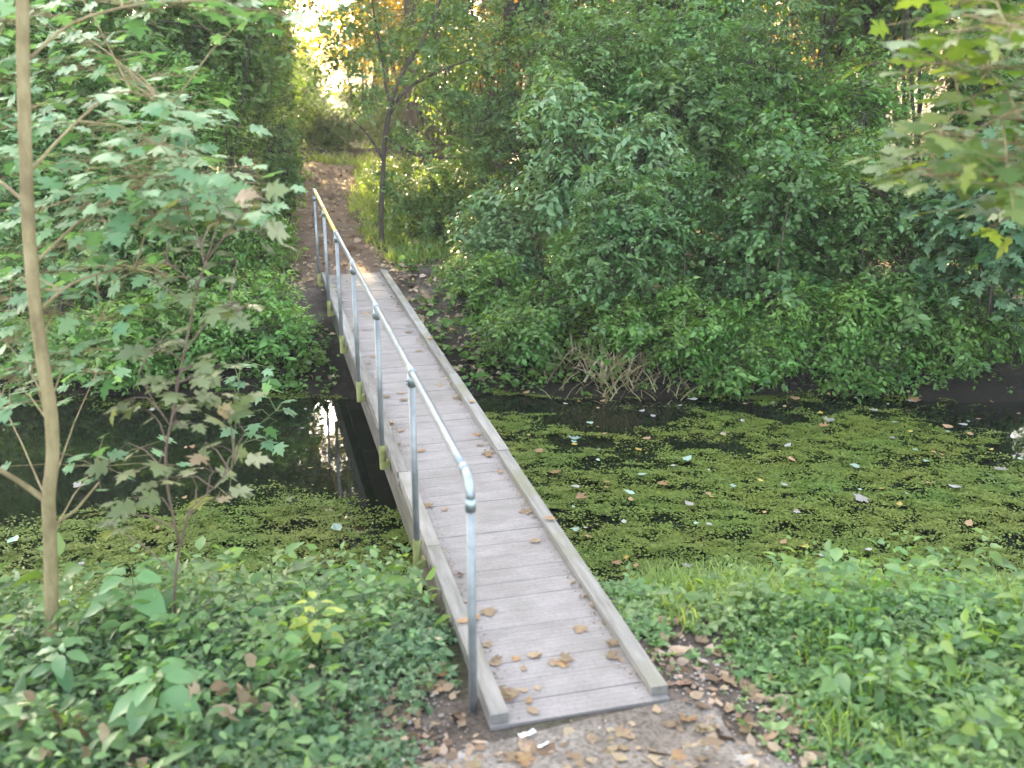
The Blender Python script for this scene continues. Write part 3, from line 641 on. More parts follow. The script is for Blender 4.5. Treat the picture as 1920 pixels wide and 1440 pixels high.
for x, y, rz, sc, lab in [(-.4, 25.6, 1.2, 1.0, 'airy golden young tree behind the fork of the leaning tree'), (1.5, 25.4, 2.2, 1.05, 'airy golden young tree beside the grey trunk'),
                          (-3.9, 27.5, 2.9, 1.15, 'airy golden young tree before the bright sky gap'), (-2.6, 29.0, 5.9, 1.25, 'taller golden young tree behind the bright sky gap'),
                          (3.6, 25.2, 3.4, 1.1, 'airy golden young tree behind the dark young tree'), (5.6, 24.6, 4.5, 1.05, 'airy golden young tree behind the thin leaved tree'), (8.9, 23.6, 5.5, 1.0, 'airy golden young tree between the dark trunks')]:
    copy_tree(K3, (x, y, float(gh(x, y))), rz, (sc, sc, sc), lab)
for x, y, rx, rz, zc, n, lab in [(-5.7, 24.3, 1.15, 2.0, 2.0, 1000, 'added dark tall bush left of the bright path end, shading the path'), (-5.75, 21.3, 1.2, 1.7, 1.6, 900, 'added thick bush hidden behind the overhanging tree, shading the path'), (-6.9, 18.6, 1.1, 1.6, 1.5, 800, 'added thick bush hidden deep behind the dense bush, shading the path')]:  # dense bushes added out of sight to block sun from the path
    shrub('leafy_shrub', lab, 'shrub', x, y, (rx, 1., rz), zc, M['hornbeam'], OV, .11, n, 14, .4, 8, 3, .03)
# a wood far off that reads as one mass
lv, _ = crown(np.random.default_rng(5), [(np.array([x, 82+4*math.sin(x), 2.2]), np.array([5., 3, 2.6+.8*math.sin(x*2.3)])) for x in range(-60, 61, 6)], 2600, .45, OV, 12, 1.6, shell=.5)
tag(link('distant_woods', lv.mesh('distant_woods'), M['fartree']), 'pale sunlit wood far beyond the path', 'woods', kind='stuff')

# ------------------------------------------------------------------ foreground saplings
def plant_from_pixels(name, label, cat, base, stems, leaves, T, leafm, stemm, size, spread, per, seed, lab_parts=('stem', 'foliage'), tilt=.35, depth=(4.1, 4.6), hang=.35, zy=-.2):
    """stems: [(pixel points, distance, r0, r1)], leaves: cluster centres in the picture at their own distance"""
    r = np.random.default_rng(seed); root = empty(name, base, label, cat); mb = MB(); off = np.array(base); nodes = []
    for pts, y, a, b_ in stems:
        ys = None if np.isscalar(y) else np.linspace(y[0], y[1], len(pts))
        S = px_tube(mb, pts, y if ys is None else None, a, b_, 8, ys); nodes.append(S)
    nodes = np.concatenate(nodes)
    lv = Leaves()
    for (px, py) in leaves:
        yd_ = r.uniform(*depth); c = at(px, py, yd_); nd = nodes[np.argmin(np.linalg.norm((nodes-c)*[1, 1, 1.2]-[0, 0, -.08], axis=1))]
        n = max(1, int(r.poisson(per)))
        mid = (c+nd)/2+np.array([0, 0, .03])
        if np.linalg.norm(c-nd) > .05: mb.tube([nd, mid, c], [.0045, .0035, .0022], 5, False)
        pos = c+r.normal(size=(n, 3))*spread*[1, 1, .35]
        for q_ in pos: mb.tube([c, (c+q_)/2+np.array([0, 0, .015]), q_], [.0022, .0018, .0014], 4, False)
        yd = nrm((pos-nd)*[1, 1, .3])+r.normal(size=(n, 3))*.4*[1, 1, .5]+[0, -.25, -hang]
        zn = np.array([0, zy, 1.])+r.normal(size=(n, 3))*tilt
        lv.add(T, pos, yd, zn, size*r.uniform(.65, 1.2, n))
    me = mb.mesh(lab_parts[0], True); me.transform(__import__('mathutils').Matrix.Translation(tuple(-off))); link(lab_parts[0], me, M[stemm], root)
    me = lv.mesh(lab_parts[1]); me.transform(__import__('mathutils').Matrix.Translation(tuple(-off))); link(lab_parts[1], me, leafm, root)
    return root
sb = ground_at(97, 1215); SY = sb[1]
tr = [(97, 1230), (96, 1100), (93, 980), (90, 930), (100, 860), (97, 780), (82, 690), (66, 580), (54, 440), (48, 300), (44, 150), (42, 0), (40, -160), (36, -420)]
cl = [(150, 80), (210, 110), (250, 150), (290, 180), (330, 215), (190, 190), (160, 240), (240, 250), (300, 270), (350, 245), (130, 320), (200, 300), (270, 330), (320, 300), (350, 330), (170, 390), (60, 400), (230, 420), (290, 405), (130, 460), (50, 530), (110, 510), (170, 500), (100, 590), (190, 600), (20, 560), (250, 500), (300, 525), (20, 710), (5, 760), (10, 40), (100, 30), (230, 10), (330, 12), (420, 10), (470, 20), (20, 150), (15, 240), (70, 200), (380, 350), (410, 390), (20, 330), (10, 640), (60, 690), (180, 700), (120, -60), (300, -80), (-60, 100), (-80, 300), (-60, 500), (180, 875), (140, 660), (220, 360), (160, 130)]
stems = [(tr, SY, .033, .024), ([(88, 940), (40, 905), (-20, 870)], (SY, SY-.1), .015, .010), ([(100, 985), (140, 960), (185, 905)], (SY, SY+.05), .008, .004),
         ([(50, 330), (120, 250), (220, 160), (320, 200)], (SY, SY+.7), .007, .003), ([(60, 500), (140, 420), (230, 360), (350, 320)], (SY, SY+.8), .007, .003),
         ([(45, 120), (130, 40), (260, 5), (430, 0)], (SY, SY+.4), .007, .003), ([(66, 590), (130, 530), (230, 500), (320, 520)], (SY, SY+.5), .007, .003), ([(50, 380), (0, 340), (-80, 280)], (SY, SY+.3), .01, .004)]
plant_from_pixels('sycamore_sapling', 'tall pale barked sycamore sapling with a kinked trunk at the left picture edge', 'tree', sb, stems, cl, T_maple(.28, .1, 1), M['syc'], 'pale_bark', .098, .16, 19, 21, ('trunk', 'crown'), depth=(4.4, 5.9), hang=.12, tilt=.24, zy=-.25)
s2 = ground_at(325, 1180)
cl2 = [(350, 385), (395, 370), (440, 378), (500, 376), (490, 436), (330, 425), (300, 480), (445, 490), (370, 525), (290, 505), (265, 520), (270, 655), (350, 690), (420, 585), (455, 580), (280, 690), (400, 690), (390, 745), (330, 765), (255, 745), (290, 780), (345, 800), (430, 770), (460, 810), (385, 830), (440, 850), (400, 885), (310, 850), (250, 885), (370, 915), (340, 895), (290, 930), (225, 965), (410, 935), (205, 985), (330, 720), (370, 450), (410, 415), (240, 830), (300, 640)]
stems2 = [([(326, 1195), (329, 1070), (340, 1010), (356, 955)], s2[1], .008, .0055), ([(336, 1020), (310, 900), (312, 830), (324, 777), (337, 700), (358, 600), (372, 530), (388, 488)], s2[1], .0065, .004),
          ([(388, 488), (365, 430), (345, 390)], s2[1], .0035, .002), ([(388, 488), (405, 430), (415, 390)], s2[1], .0035, .002), ([(388, 488), (430, 430), (470, 385)], s2[1], .0035, .002),
          ([(356, 955), (400, 915), (440, 870)], s2[1], .0035, .002), ([(345, 660), (390, 600), (430, 575)], s2[1], .0035, .002), ([(320, 800), (280, 740), (260, 700)], s2[1], .003, .002), ([(368, 545), (340, 510), (310, 490)], s2[1], .003, .002)]
plant_from_pixels('sycamore_seedling', 'withering sycamore seedling with reddish stem and browning leaves left of the bridge', 'sapling', s2, stems2, cl2, T_maple(.3, .1, 2), M['sycwilt'], 'red_stem', .108, .07, 2.4, 22, hang=.1, tilt=.3, depth=(s2[1]-.2, s2[1]+.3))
s3 = ground_at(425, 1010)
plant_from_pixels('sycamore_seedling', 'green stemmed sycamore seedling over the water between browning seedling and bridge', 'sapling', s3, [([(425, 1020), (432, 900), (442, 800), (450, 690)], s3[1], .007, .004), ([(436, 860), (480, 800), (530, 760)], s3[1], .004, .002)],
                  [(470, 680), (510, 690), (490, 730), (540, 755), (520, 790), (480, 770), (450, 745), (430, 715), (555, 780), (500, 830), (440, 690), (470, 800)], T_maple(.3, .1, 4), M['syc'], 'green_stem', .115, .07, 1.8, 23, hang=.1, tilt=.3, depth=(s3[1]-.2, s3[1]+.2))
s4 = ground_at(525, 1030)
plant_from_pixels('sycamore_seedling', 'short pinkish sycamore seedling at the water edge left of the bridge', 'sapling', s4, [([(525, 1045), (532, 980), (545, 925)], s4[1], .006, .003)],
                  [(545, 930), (520, 975), (580, 970), (560, 1000), (600, 985)], T_maple(.3, .1, 5), M['sycwilt'], 'red_stem', .11, .05, 1.3, 24, hang=.1, tilt=.3, depth=(s4[1]-.15, s4[1]+.1))
# yellow green maple bough reaching in at the upper right (its tree stands just out of view)
mt = np.array([2.75, 3.9, float(gh(2.75, 3.9))])
plant_from_pixels('maple_tree', 'yellow green maple whose leafy bough reaches in at the upper right corner', 'tree', mt,
    [([(2330, 1300), (2320, 900), (2310, 500), (2300, 100), (2290, -300)], 3.9, .05, .035), ([(2305, 300), (2150, 120), (1980, 60), (1850, 40)], (3.9, 3.5), .02, .005), ([(2308, 420), (2120, 260), (1950, 230), (1800, 210)], (3.9, 3.7), .018, .004), ([(2310, 560), (2120, 380), (1900, 330), (1760, 330)], (3.9, 4.0), .015, .004)],
    [(1800, 60), (1850, 30), (1900, 60), (1780, 120), (1850, 130), (1910, 150), (1800, 190), (1870, 220), (1760, 250), (1900, 270), (1820, 270), (1930, 30), (1950, 200), (1740, 290), (1870, 300), (2000, 100), (2050, 250), (1980, 320), (2100, 80), (1850, 0), (1920, -40), (1700, 330), (1890, 350), (1840, 330), (1930, 400), (1790, 330), (1950, 330)], T_maple(.22, .06, 6), M['yellowmaple'], 'pale_bark', .105, .12, 12, 25, ('trunk', 'crown'), depth=(3.4, 4.2), tilt=.2, hang=.15, zy=-.05)

# broad leaved plants and other single plants of the near bank
def herb_plant(name, label, cat, px, py, h, leaves, T, leafm, size, seed, stemm='green_stem', group=None, whorl=4, tiers=3):
    r = np.random.default_rng(seed); b_ = ground_at(px, py); root = empty(name, b_, label, cat, group); mb = MB(); lv = Leaves()
    top = np.array([r.normal()*.04, r.normal()*.04, h]); mb.tube([(0, 0, -.03), top*.5+[.01, 0, 0], top], [.005, .004, .002], 6)
    for t_ in range(tiers):
        c = top*(1-.24*t_); n = whorl; a0 = r.uniform(0, 6.28)
        a = a0+np.arange(n)*2*math.pi/n+r.normal(size=n)*.2; d = np.column_stack([np.cos(a), np.sin(a), np.full(n, .12-.12*t_)])
        pos = c+d*.03; lv.add(T, pos, d+r.normal(size=(n, 3))*.12, np.tile([0, -.15, 1.], (n, 1))+r.normal(size=(n, 3))*.2, size*(1+.15*t_)*r.uniform(.75, 1.15, n)*(.75 if t_ == 0 else 1))
    link('stem', mb.mesh('stem', True), M[stemm], root); link('foliage', lv.mesh('foliage'), leafm, root)
    return root
BRD = T_round()
herb_plant('broadleaf_plant', 'broad oval leaved plant with one yellow leaf near the sapling foot', 'plant', 265, 1190, .30, 0, BRD, M['broad'], .18, 31, tiers=2)
herb_plant('broadleaf_plant', 'large broad leaved plant in the left foreground undergrowth', 'plant', 285, 1370, .22, 0, BRD, M['broad'], .165, 32, tiers=2, whorl=5)
for i, (px, py, h, s, mt_, lab) in enumerate([
        (1690, 1095, .40, .13, 'fresh', 'upright nettle standing out against the dark water on the right'),
        (1850, 1105, .38, .13, 'fresh', 'pale green nettle near the right picture edge'),
        (1400, 1150, .2, .09, 'herb', 'nettle at the water edge below the duckweed gap'),
        (1560, 1130, .22, .09, 'herb', 'leafy nettle on the crest of the right near bank'),
        (1890, 1190, .25, .10, 'fresh', 'tall nettle low at the right picture edge'),
        (1250, 1130, .12, .06, 'fresh', 'small bright plant beside the right kerb'),
        (600, 1235, .26, .13, 'ylw', 'yellowish jewelweed plant left of the near post'),
        (700, 1120, .15, .08, 'herb', 'leafy herb beside the near half of the left beam'),
        (510, 1130, .22, .05, 'herb', 'bushy little herb on the left near bank'),
        (470, 1290, .2, .10, 'herb', 'nettle among dead leaves in the left foreground'),
        (120, 1280, .22, .12, 'broad', 'leafy plant at the foot of the pale sapling'),
        (60, 1390, .2, .12, 'ivy', 'grey green plant in the bottom left corner'),
        (1820, 1400, .2, .11, 'herb', 'leafy nettle in the bottom right corner'),
        (1650, 1330, .22, .10, 'herb', 'nettle in the right foreground undergrowth')]):
    herb_plant('nettle_plant' if 'nettle' in lab else 'leafy_plant', lab, 'plant', px, py, h, 0, T_round(.5, .09, .25), M[mt_], s*.85, 40+i, tiers=4 if 'nettle' in lab else 3, whorl=4)

def curled(T, c, twist):
    V, Fc = T; V = V.copy(); V[:, 1] -= .45
    V[:, 2] = c*(V[:, 1]**2)*1.2+twist*V[:, 0]*V[:, 1]+c*1.6*V[:, 0]**2; V[:, 2] -= V[:, 2].min()
    return V, Fc
LT0 = curled(T_oval(.7, 0, 0), .3, .5)
# ------------------------------------------------------------------ undergrowth (nobody could count it)
def cover(name, label, x0, x1, y0, y1, n, leafm, T, size, hgt, seed, mask, per=(4, 8), cat='undergrowth', gap=.85):
    r = np.random.default_rng(seed)
    x = r.uniform(x0, x1, n); y = r.uniform(y0, y1, n); k = mask(x, y) > r.random(n); x, y = x[k], y[k]
    pat = fbm(x*2.1+seed, y*2.1, 3); k = sstep(.30, .46, pat)*gap+(1-gap) > r.random(len(x)); x, y = x[k], y[k]
    m = r.integers(*per, len(x)); ps = np.repeat(np.exp(r.normal(size=len(x))*.32), m); X_ = np.repeat(x, m); Y_ = np.repeat(y, m); n_ = len(X_)
    a = r.uniform(0, 6.283, n_); d = np.column_stack([np.cos(a), np.sin(a), r.uniform(-.1, .35, n_)])
    hh = hgt*r.uniform(.1, 1, n_)**1.3*np.repeat(.15+2.2*fbm(x*1.6+3, y*1.6)**1.7, m)
    pos = np.column_stack([X_, Y_, gh(X_, Y_)+hh])+d*[1, 1, .2]*np.abs(r.normal(size=(n_, 1)))*size*.6
    pos[:, 2] = np.maximum(pos[:, 2], gh(pos[:, 0], pos[:, 1])+.012)
    zn = np.array([0, -.1, 1.])+r.normal(size=(n_, 3))*.5
    lv = Leaves(); lv.add(T, pos, d+r.normal(size=(n_, 3))*.2, zn, size*ps*r.uniform(.55, 1.2, n_))
    return tag(link(name, lv.mesh(name), leafm), label, cat, kind='stuff')
def off_bridge(x, y):
    bx, by = bridge_xy(x, y)
    inside = (bx > .70) & (bx < 1.62) & (by > 3.3) & (by < 12.5)
    return np.where(inside, 0., 1.)
def near_mask(x, y):
    d = dist_poly(x, y, NEARP); bx, by = bridge_xy(x, y)
    bare = .9*np.exp(-(((x-.84)/.25)**2+((y-3.9)/.45)**2)**2)            # trodden soil beside the right kerb
    m_ = sstep(-.12, .4, d+.3*(fbm(x*3, y*3)-.5))*off_bridge(x, y)
    return np.clip(m_*(1-1.05*bare), 0, 1)*(y < near_edge(x)-.02)
cover('ground_ivy', 'low ivy and ground cover carpeting the left near bank', -3.6, .3, 2.7, 6.2, 11500, M['ivy'], T_TRI, .054, .07, 61, lambda x, y: near_mask(x, y)*.9)
cover('ground_ivy', 'leafy ground cover carpeting the right near bank', .5, 4.2, 2.7, 6.2, 11500, M['herb'], T_TRI, .052, .06, 62, lambda x, y: near_mask(x, y)*.95)
cover('weeds', 'taller mixed weeds standing on the left near bank', -3.6, -.2, 2.8, 5.9, 1250, M['herb'], OV, .068, .25, 63, lambda x, y: near_mask(x, y)*sstep(.3, .9, dist_poly(x, y, NEARP))*.9, (5, 9))
cover('weeds', 'bright mixed weeds standing on the right near bank', 1.0, 4.2, 3.0, 6.0, 900, M['fresh'], OV, .06, .24, 64, lambda x, y: near_mask(x, y)*sstep(.3, .9, dist_poly(x, y, NEARP))*sstep(5.75, 5.2, y)*.9, (5, 9))
def far_mask(x, y): return sstep(-.1, .35, dist_poly(x, y, FARP)+.3*(fbm(x*3, y*3)-.5))*off_bridge(x, y)*(y > far_edge(x)+.1)
cover('forest_floor_plants', 'ground plants covering the far bank under the shrubs', -7, 7, 9.6, 19, 9000, M['bramble'], OVW, .07, .14, 65, lambda x, y: far_mask(x, y)*np.where((x < .9) & (x > -2.6) & (y < 12.2), .7, .85)*np.where((x > 1) & (y < 10.2), .6, 1), (4, 7))
cover('verge_plants', 'sunlit green verge plants along the dirt path', -9, 2, 13, 28, 3600, M['fresh'], OVW, .08, .14, 66, lambda x, y: far_mask(x, y)*np.exp(-np.clip(dist_poly(x, y, FARP)-.1, 0, 9)/.8), (4, 7))
rl = np.random.default_rng(68)
cover('dead_leaves', 'brown dead leaves scattered among the ground cover of the near bank', -3.4, 4, 2.8, 5.6, 700, M['litter'], OVW, .055, .08, 67, lambda x, y: near_mask(x, y)*(.12+.9*np.exp(-((x+1.0)/.9)**2-((y-3.3)/.5)**2)+.5*np.exp(-(dist_poly(x, y, NEARP)/.4)**2)), (1, 3), 'leaf litter')
cover('leaf_litter', 'brown leaf litter strewn over the trodden dirt before the bridge', -1.2, 1.9, 2.8, 4.6, 2200, M['litter'], LT0, .045, .012, 58, lambda x, y: off_bridge(x, y)*np.exp(-(np.maximum(dist_poly(x, y, NEARP), -.25)/.42)**2), (1, 2), 'leaf litter', 0.)
cover('bank_plants', 'small ivy like plants creeping over the dark earth of the far bank', -3, 7, 9.5, 11, 4200, M['bramble'], OVW, .05, .07, 57, lambda x, y: off_bridge(x, y)*(y > far_edge(x)+.02)*.55, (3, 6))
cover('forest_litter', 'brown leaf litter on the far bank and path edges', -4, 3, 9.8, 22, 11000, M['litter'], OVW, .075, .012, 69, lambda x, y: off_bridge(x, y)*(y > far_edge(x))*np.clip(.2+.5*(y < 12.8)*(x < .9)+.8*np.exp(-(np.abs(dist_poly(x, y, FARP))/.5)**2), 0, 1), (1, 2), 'leaf litter')
cover('nettles', 'nettle like weeds in loose clumps on the near bank', -3.4, 4.1, 2.8, 5.5, 1700, M['herb'], OV, .06, .27, 59, lambda x, y: near_mask(x, y)*sstep(.1, .6, dist_poly(x, y, NEARP))*sstep(5.6, 5.0, y)*.8, (5, 9))
# grass
def grass(name, label, pts, n, size, seed, leafm, spread, cat='grass', kind='stuff', arch=.5):
    r = np.random.default_rng(seed); c = np.array(pts)[r.integers(0, len(pts), n)]
    x = c[:, 0]+r.normal(size=n)*spread; y = c[:, 1]+r.normal(size=n)*spread; z = gh(x, y)
    a = r.uniform(0, 6.283, n); yd = np.column_stack([np.cos(a)*arch, np.sin(a)*arch, np.ones(n)])+r.normal(size=(n, 3))*.15
    zn = np.column_stack([-np.cos(a), -np.sin(a), np.full(n, .5)])
    lv = Leaves(); lv.add(T_blade(), np.column_stack([x, y, z]), yd, zn, size*r.uniform(.5, 1.2, n)); return lv
r = np.random.default_rng(3)
pts = [(x, y) for x, y in zip(r.uniform(.75, 3.6, 900), r.uniform(3.3, 6.1, 900)) if near_mask(np.array([x]), np.array([y]))[0]*(.25+sstep(4.6, 5.4, y)) > r.random()]
tag(link('grass', grass('g', '', pts, 5200, .16, 71, None, .05).mesh('grass'), M['grass']), 'fresh grass growing among weeds on the right near bank', 'grass', kind='stuff')
pts = [(x, y) for x, y in zip(r.uniform(-3.4, .2, 500), r.uniform(4.6, 6.3, 500)) if near_mask(np.array([x]), np.array([y]))[0] > r.random()]
tag(link('grass', grass('g', '', pts, 2200, .14, 72, None, .05).mesh('grass'), M['grass']), 'grass fringe along the water on the left near bank', 'grass', kind='stuff')
r = np.random.default_rng(4); vx = []
while len(vx) < 700:
    x_, y_ = r.uniform(-4.5, .2), r.uniform(12.8, 24)
    d_ = float(dist_poly(np.array(x_), np.array(y_), FARP))
    if d_ > -.05 and r.random() < math.exp(-max(d_-.1, 0)/.45)*(1 if x_ > -2.6 or y_ > 17 else .4): vx.append((x_, y_))
tag(link('verge_grass', grass('g', '', vx, 6000, .22, 73, None, .07, arch=.7).mesh('verge_grass'), M['grass']), 'bright grass on the verges of the dirt path', 'grass', kind='stuff')
for i, (px, py, n, sz, lab) in enumerate([(1060, 715, 70, .34, 'dry straw grass tuft at the water edge nearest the bridge'), (1150, 725, 130, .38, 'largest tuft of bleached straw grass hanging to the water'), (1235, 735, 60, .3, 'dry grass tuft below the small leaved shrub')]):
    b_ = ground_at(px, py); lv = grass('t', '', [(b_[0], b_[1]+.1)], n, sz, 80+i, None, .16, arch=1.1)
    me = lv.mesh('grass_tuft'); o = link('grass_tuft', me, M['straw']); tag(o, lab, 'grass tuft')
    me.transform(__import__('mathutils').Matrix.Translation((-b_[0], -b_[1], -b_[2]))); o.location = tuple(b_)

# ------------------------------------------------------------------ water weed
r = np.random.default_rng(90)
def weed_density(x, y):
    wx = x+.5*fbm(x*1.7+9, y*2.1, 3); wy = y+.4*fbm(x*1.9, y*2.3+5, 3)
    n = fbm(wx*.9+4, wy*2.0+1, 5)+.30*(fbm(wx*5, wy*9, 3)-.5)
    right = sstep(-.25, .25, x-(.35-.25*(y-6)))
    dR = sstep(.32, .58, n+.10*sstep(8.9, 7.2, y)-.10*sstep(8.9, 9.5, y)-.16*sstep(3.6, 4.8, x)*sstep(7.6, 8.8, y)-.10*np.exp(-((x-.6)/.7)**2-((y-8.2)/.6)**2))
    edge = sstep(1.75, .9, y-near_edge(x)-.25*np.sin(x*2)+.5*(fbm(x*2+3, y*3)-.5))
    dL = np.clip(edge*sstep(.28, .46, n+.06), 0, 1)+.25*sstep(.52, .6, n)*sstep(9.0, 9.5, y)
    return right*dR+(1-right)*dL
n = 1500000
x = r.uniform(-6.5, 7.5, n); y = r.uniform(5.3, 10., n)
fine = fbm(x*9, y*14, 2)
hole = sstep(.30, .50, fbm(x*3.1+11, y*6.3+5, 3))
k = (weed_density(x, y)*(.2+.9*sstep(.33, .6, fine))*(.35+.65*hole) > r.random(n)) & (y > near_edge(x)-.25) & (y < far_edge(x)+.15) & (gh(x, y) < WATER+.03)
x, y = x[k], y[k]; n = len(x); a = r.uniform(0, 6.283, n)
hm = lambda x, y: .075*np.clip(fbm(x*5+2, y*7, 3)-.3, 0, 1)
gxn, gyn = (hm(x+.01, y)-hm(x-.01, y))/.02, (hm(x, y+.01)-hm(x, y-.01))/.02
lv = Leaves(); lv.add(T_flake(), np.column_stack([x, y, WATER+.004+hm(x, y)+.006*r.random(n)]), np.column_stack([np.cos(a), np.sin(a), -gxn*np.cos(a)-gyn*np.sin(a)+r.normal(size=n)*.1]), np.column_stack([-gxn, -gyn, np.ones(n)])+r.normal(size=(n, 3))*.15, .015*r.uniform(.5, 1.5, n))
tag(link('duckweed', lv.mesh('duckweed'), M['algae']), 'olive green mat of floating water weed on the stream', 'water weed', kind='stuff')

r = np.random.default_rng(95); n = 5200
x = r.uniform(-.9, 1.9, n); y = r.uniform(2.9, 4.6, n); k = (np.exp(-(np.maximum(dist_poly(x, y, NEARP), -.1)/.3)**2) > r.random(n)) & (off_bridge(x, y) > .5); x, y = x[k], y[k]; n = len(x)
lv = Leaves(); a = r.uniform(0, 6.283, n)
STONE = (np.array([(-.5, 0, 0), (-.2, -.4, 0), (.4, -.3, 0), (.5, .2, 0), (0, .45, 0), (-.15, -.05, .32), (.2, 0, .3)]), [[0, 1, 5], [1, 2, 6, 5], [2, 3, 6], [3, 4, 5, 6], [4, 0, 5]])
lv.add(STONE, np.column_stack([x, y, gh(x, y)+.008]), np.column_stack([np.cos(a), np.sin(a), 0*a]), np.tile([0, 0, 1.], (n, 1)), np.exp(r.normal(size=n)*.5)*.011)
M['grit'] = surf_mat('grit', [(.2, (.12, .10, .085)), (.5, (.22, .19, .165)), (.8, (.34, .31, .28))], nscale=3, rough=.9, bump=0, island=.6)
tag(link('gravel', lv.mesh('gravel'), M['grit']), 'small stones and crumbs on the near dirt', 'gravel', kind='stuff')
# ------------------------------------------------------------------ fallen leaves, each its own
def curled(T, c, twist):
    V, Fc = T; V = V.copy(); V[:, 1] -= .45
    V[:, 2] = c*(V[:, 1]**2)*1.2+twist*V[:, 0]*V[:, 1]+c*1.6*V[:, 0]**2; V[:, 2] -= V[:, 2].min()
    return V, Fc
LT = [curled(T_maple(0, 0, 11), .35, .5), curled(T_oval(.7, 0, 0), .5, .6), curled(T_maple(0, 0, 12), .12, .2), curled(T_oval(.6, 0, 0), .25, -.4)]
_lm = {}
def fallen(kind, m_, x, y, z, size, rz, label, group, rx=0, ry=0):
    if (kind, m_) not in _lm:
        V, Fc = LT[kind]; mb = MB(); mb.add(V, Fc); me = mb.mesh('fallen_leaf'); me.materials.append(M[m_]); _lm[(kind, m_)] = me
    o = bpy.data.objects.new('fallen_leaf', _lm[(kind, m_)]); COL.objects.link(o)
    o.location = (float(x), float(y), float(z)); o.rotation_euler = (rx, ry, rz); o.scale = (size,)*3
    return tag(o, label, 'leaf', group)
rr = random.Random(5)
for i in range(58):
    u = rr.random()
    if u < .34: bx = 1.49-abs(rr.gauss(0, .04))-.03
    elif u < .6: bx = .865+abs(rr.gauss(0, .06))+.02
    else: bx = rr.uniform(.9, 1.45)
    by = 3.42+rr.random()**1.25*8.5
    if i < 14: by = 3.42+rr.random()*.4; bx = .88+abs(rr.gauss(0, .14))
    p_ = bw(bx, by); m_ = rr.choice(['litter', 'litter', 'litter', 'orange', 'litter'])
    fallen(rr.randrange(4), m_, p_[0], p_[1], .004, rr.uniform(.045, .085), rr.uniform(0, 6.28), 'brown fallen leaf lying on the grey bridge boards' if m_ == 'litter' else 'orange fallen leaf lying on the grey bridge boards', ('brown' if m_ == 'litter' else 'orange')+' fallen leaves on the bridge deck')
for bx, by in [(1.53, 7.15), (1.53, 5.05), (1.53, 9.0), (.82, 4.1)]:
    p_ = bw(bx, by); fallen(1, 'orange', p_[0], p_[1], .051, .07, rr.uniform(0, 6), 'orange leaf resting on top of the timber kerb', 'leaves on the bridge kerbs')
r = np.random.default_rng(97); n = 900
bx = np.where(r.random(n) < .55, 1.488-np.abs(r.normal(size=n))*.022, .862+np.abs(r.normal(size=n))*.022); by = 3.42+r.random(n)*8.7
k = fbm(bx*2+by*1.9, by*1.3) > .42+.25*r.random(n); bx, by = bx[k], by[k]; n = len(bx); W = np.array([bw(a_, b_, .006) for a_, b_ in zip(bx, by)])
lv = Leaves(); lv.add(T_small(.6, .15, .15), W, r.normal(size=(n, 3))*[1, 1, .25], np.array([0, 0, 1.])+r.normal(size=(n, 3))*.4, np.exp(r.normal(size=n)*.4)*.018)
tag(link('leaf_crumbs', lv.mesh('leaf_crumbs'), M['litter']), 'crumbled leaf debris gathered along the inside of the bridge kerbs', 'leaf litter', kind='stuff')
cnt = 0
while cnt < 78:
    x = rr.gauss(.3, .75); y = rr.uniform(2.95, 4.7)
    d = float(dist_poly(np.array(x), np.array(y), NEARP)); bx, by = bridge_xy(x, y)
    if (.70 < bx < 1.62 and by > 3.36) or d > .45 or (d < -.35 and rr.random() < .45): continue
    cnt += 1
    m_ = rr.choice(['litter', 'litter', 'litter', 'dead', 'orange']) if rr.random() < .93 else 'paleleaf'
    nm = {'litter': 'brown', 'dead': 'tan', 'orange': 'orange brown', 'paleleaf': 'pale bleached'}[m_]
    fallen(rr.randrange(4), m_, x, y, float(gh(x, y))+.016, rr.uniform(.045, .085), rr.uniform(0, 6.28), nm+' dead leaf lying on the dirt before the bridge', nm+' leaves on the near dirt', rr.gauss(0, .15), rr.gauss(0, .15))
cnt = 0
while cnt < 158:
    if cnt < 142: x = rr.uniform(.1, 5.5); y = rr.uniform(5.9, 9.6)
    else: x = rr.uniform(-4, -.6); y = rr.uniform(5.9, 9.4)
    if float(gh(x, y)) > WATER-.03 or float(off_bridge(np.array(x), np.array(y))) < .5: continue
    cnt += 1; m_ = rr.choice(['orange', 'orange', 'ochre', 'paleleaf', 'paleleaf', 'aqua'])
    nm = {'orange': 'orange brown', 'ochre': 'yellow', 'paleleaf': 'whitish', 'aqua': 'pale green'}[m_]
    big = m_ in ('orange', 'paleleaf', 'aqua') and rr.random() < .4
    fallen(rr.choice([0, 1, 1, 2, 3, 3]), m_, x, y, WATER+.045, rr.uniform(.08, .125) if big else rr.uniform(.032, .07), rr.uniform(0, 6.28), nm+' fallen leaf floating on the weedy stream', nm+' leaves floating on the stream', rr.gauss(0, .1), rr.gauss(0, .1))
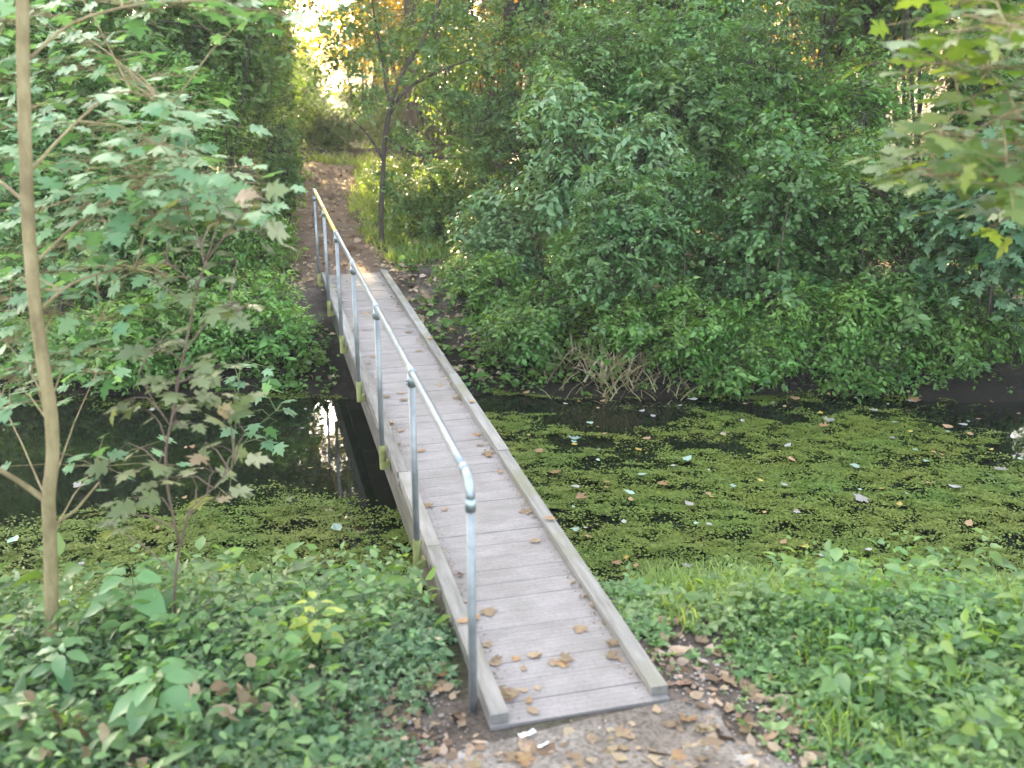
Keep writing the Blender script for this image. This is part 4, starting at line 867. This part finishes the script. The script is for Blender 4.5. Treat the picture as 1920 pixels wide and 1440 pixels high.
# dead wilted clumps in the left foreground
for i, (px, py, n, lab) in enumerate([(60, 1400, 9, 'wilted brown plant in the bottom left corner'), (440, 1385, 11, 'wilted brown plant among ivy left of the near post'), (130, 1440, 8, 'wilted brown stalk with hanging leaves at the bottom left'), (500, 1340, 7, 'small wilted brown plant left of the bridge foot')]):
    r = np.random.default_rng(300+i); b_ = ground_at(px, py); root = empty('wilted_plant', b_, lab, 'plant'); lv = Leaves(); mb = MB()
    top = np.array([.03, .0, .2]); mb.tube([(0, 0, -.02), top], [.004, .002], 5)
    pos = np.column_stack([r.normal(size=n)*.09, r.normal(size=n)*.07, r.uniform(.05, .22, n)])
    lv.add(curled(T_oval(.6, 0, 0), .8, .8), pos, r.normal(size=(n, 3))+[0, 0, -.8], r.normal(size=(n, 3))+[0, -.6, .4], .10*r.uniform(.6, 1.2, n))
    link('stem', mb.mesh('stem'), M['red_stem'], root); link('foliage', lv.mesh('foliage'), M['dead'], root)
# scraps of paper
m, t = mat('white_paper'); p = N(t, 'ShaderNodeBsdfPrincipled'); p.inputs['Base Color'].default_value = (.72, .76, .78, 1); p.inputs['Roughness'].default_value = .6
o_ = N(t, 'ShaderNodeOutputMaterial'); t.links.new(p.outputs[0], o_.inputs[0]); M['paper'] = m
def scrap(px, py, w_, h_, rz, lab):
    b_ = ground_at(px, py); mb = MB()
    X_, Y_ = np.meshgrid(np.linspace(-.5, .5, 6), np.linspace(-.5, .5, 5)); rs = np.random.default_rng(int(px))
    Z_ = rs.random(X_.shape)*.012+.02*X_**2; q = [(j*6+i, j*6+i+1, j*6+i+7, j*6+i+6) for j in range(4) for i in range(5)]
    mb.add(np.stack([X_*w_, Y_*h_, Z_], -1).reshape(-1, 3), q); o = link('paper_scrap', mb.mesh('paper_scrap'), M['paper'])
    o.location = (b_[0], b_[1], b_[2]+.02); o.rotation_euler = (0, 0, rz); tag(o, lab, 'litter')
scrap(988, 1391, .07, .03, .5, 'larger crumpled white paper scrap on the dirt before the bridge')
scrap(1018, 1410, .05, .014, .7, 'thin white paper strip on the dirt before the bridge')

# ------------------------------------------------------------------ haze volume added to lift the shadows
mb = MB(); mb.box((-70, -20, -3), (70, 78, 24)); m, t = mat('haze_air')
pv = N(t, 'ShaderNodeVolumePrincipled'); pv.inputs['Color'].default_value = (.95, .95, .92, 1); pv.inputs['Density'].default_value = .0016; pv.inputs['Anisotropy'].default_value = .4
o_ = N(t, 'ShaderNodeOutputMaterial'); t.links.new(pv.outputs[0], o_.inputs[1])
tag(link('haze', mb.mesh('haze'), m), 'thin added haze veil lifting the shadows under the trees', 'haze', kind='stuff')
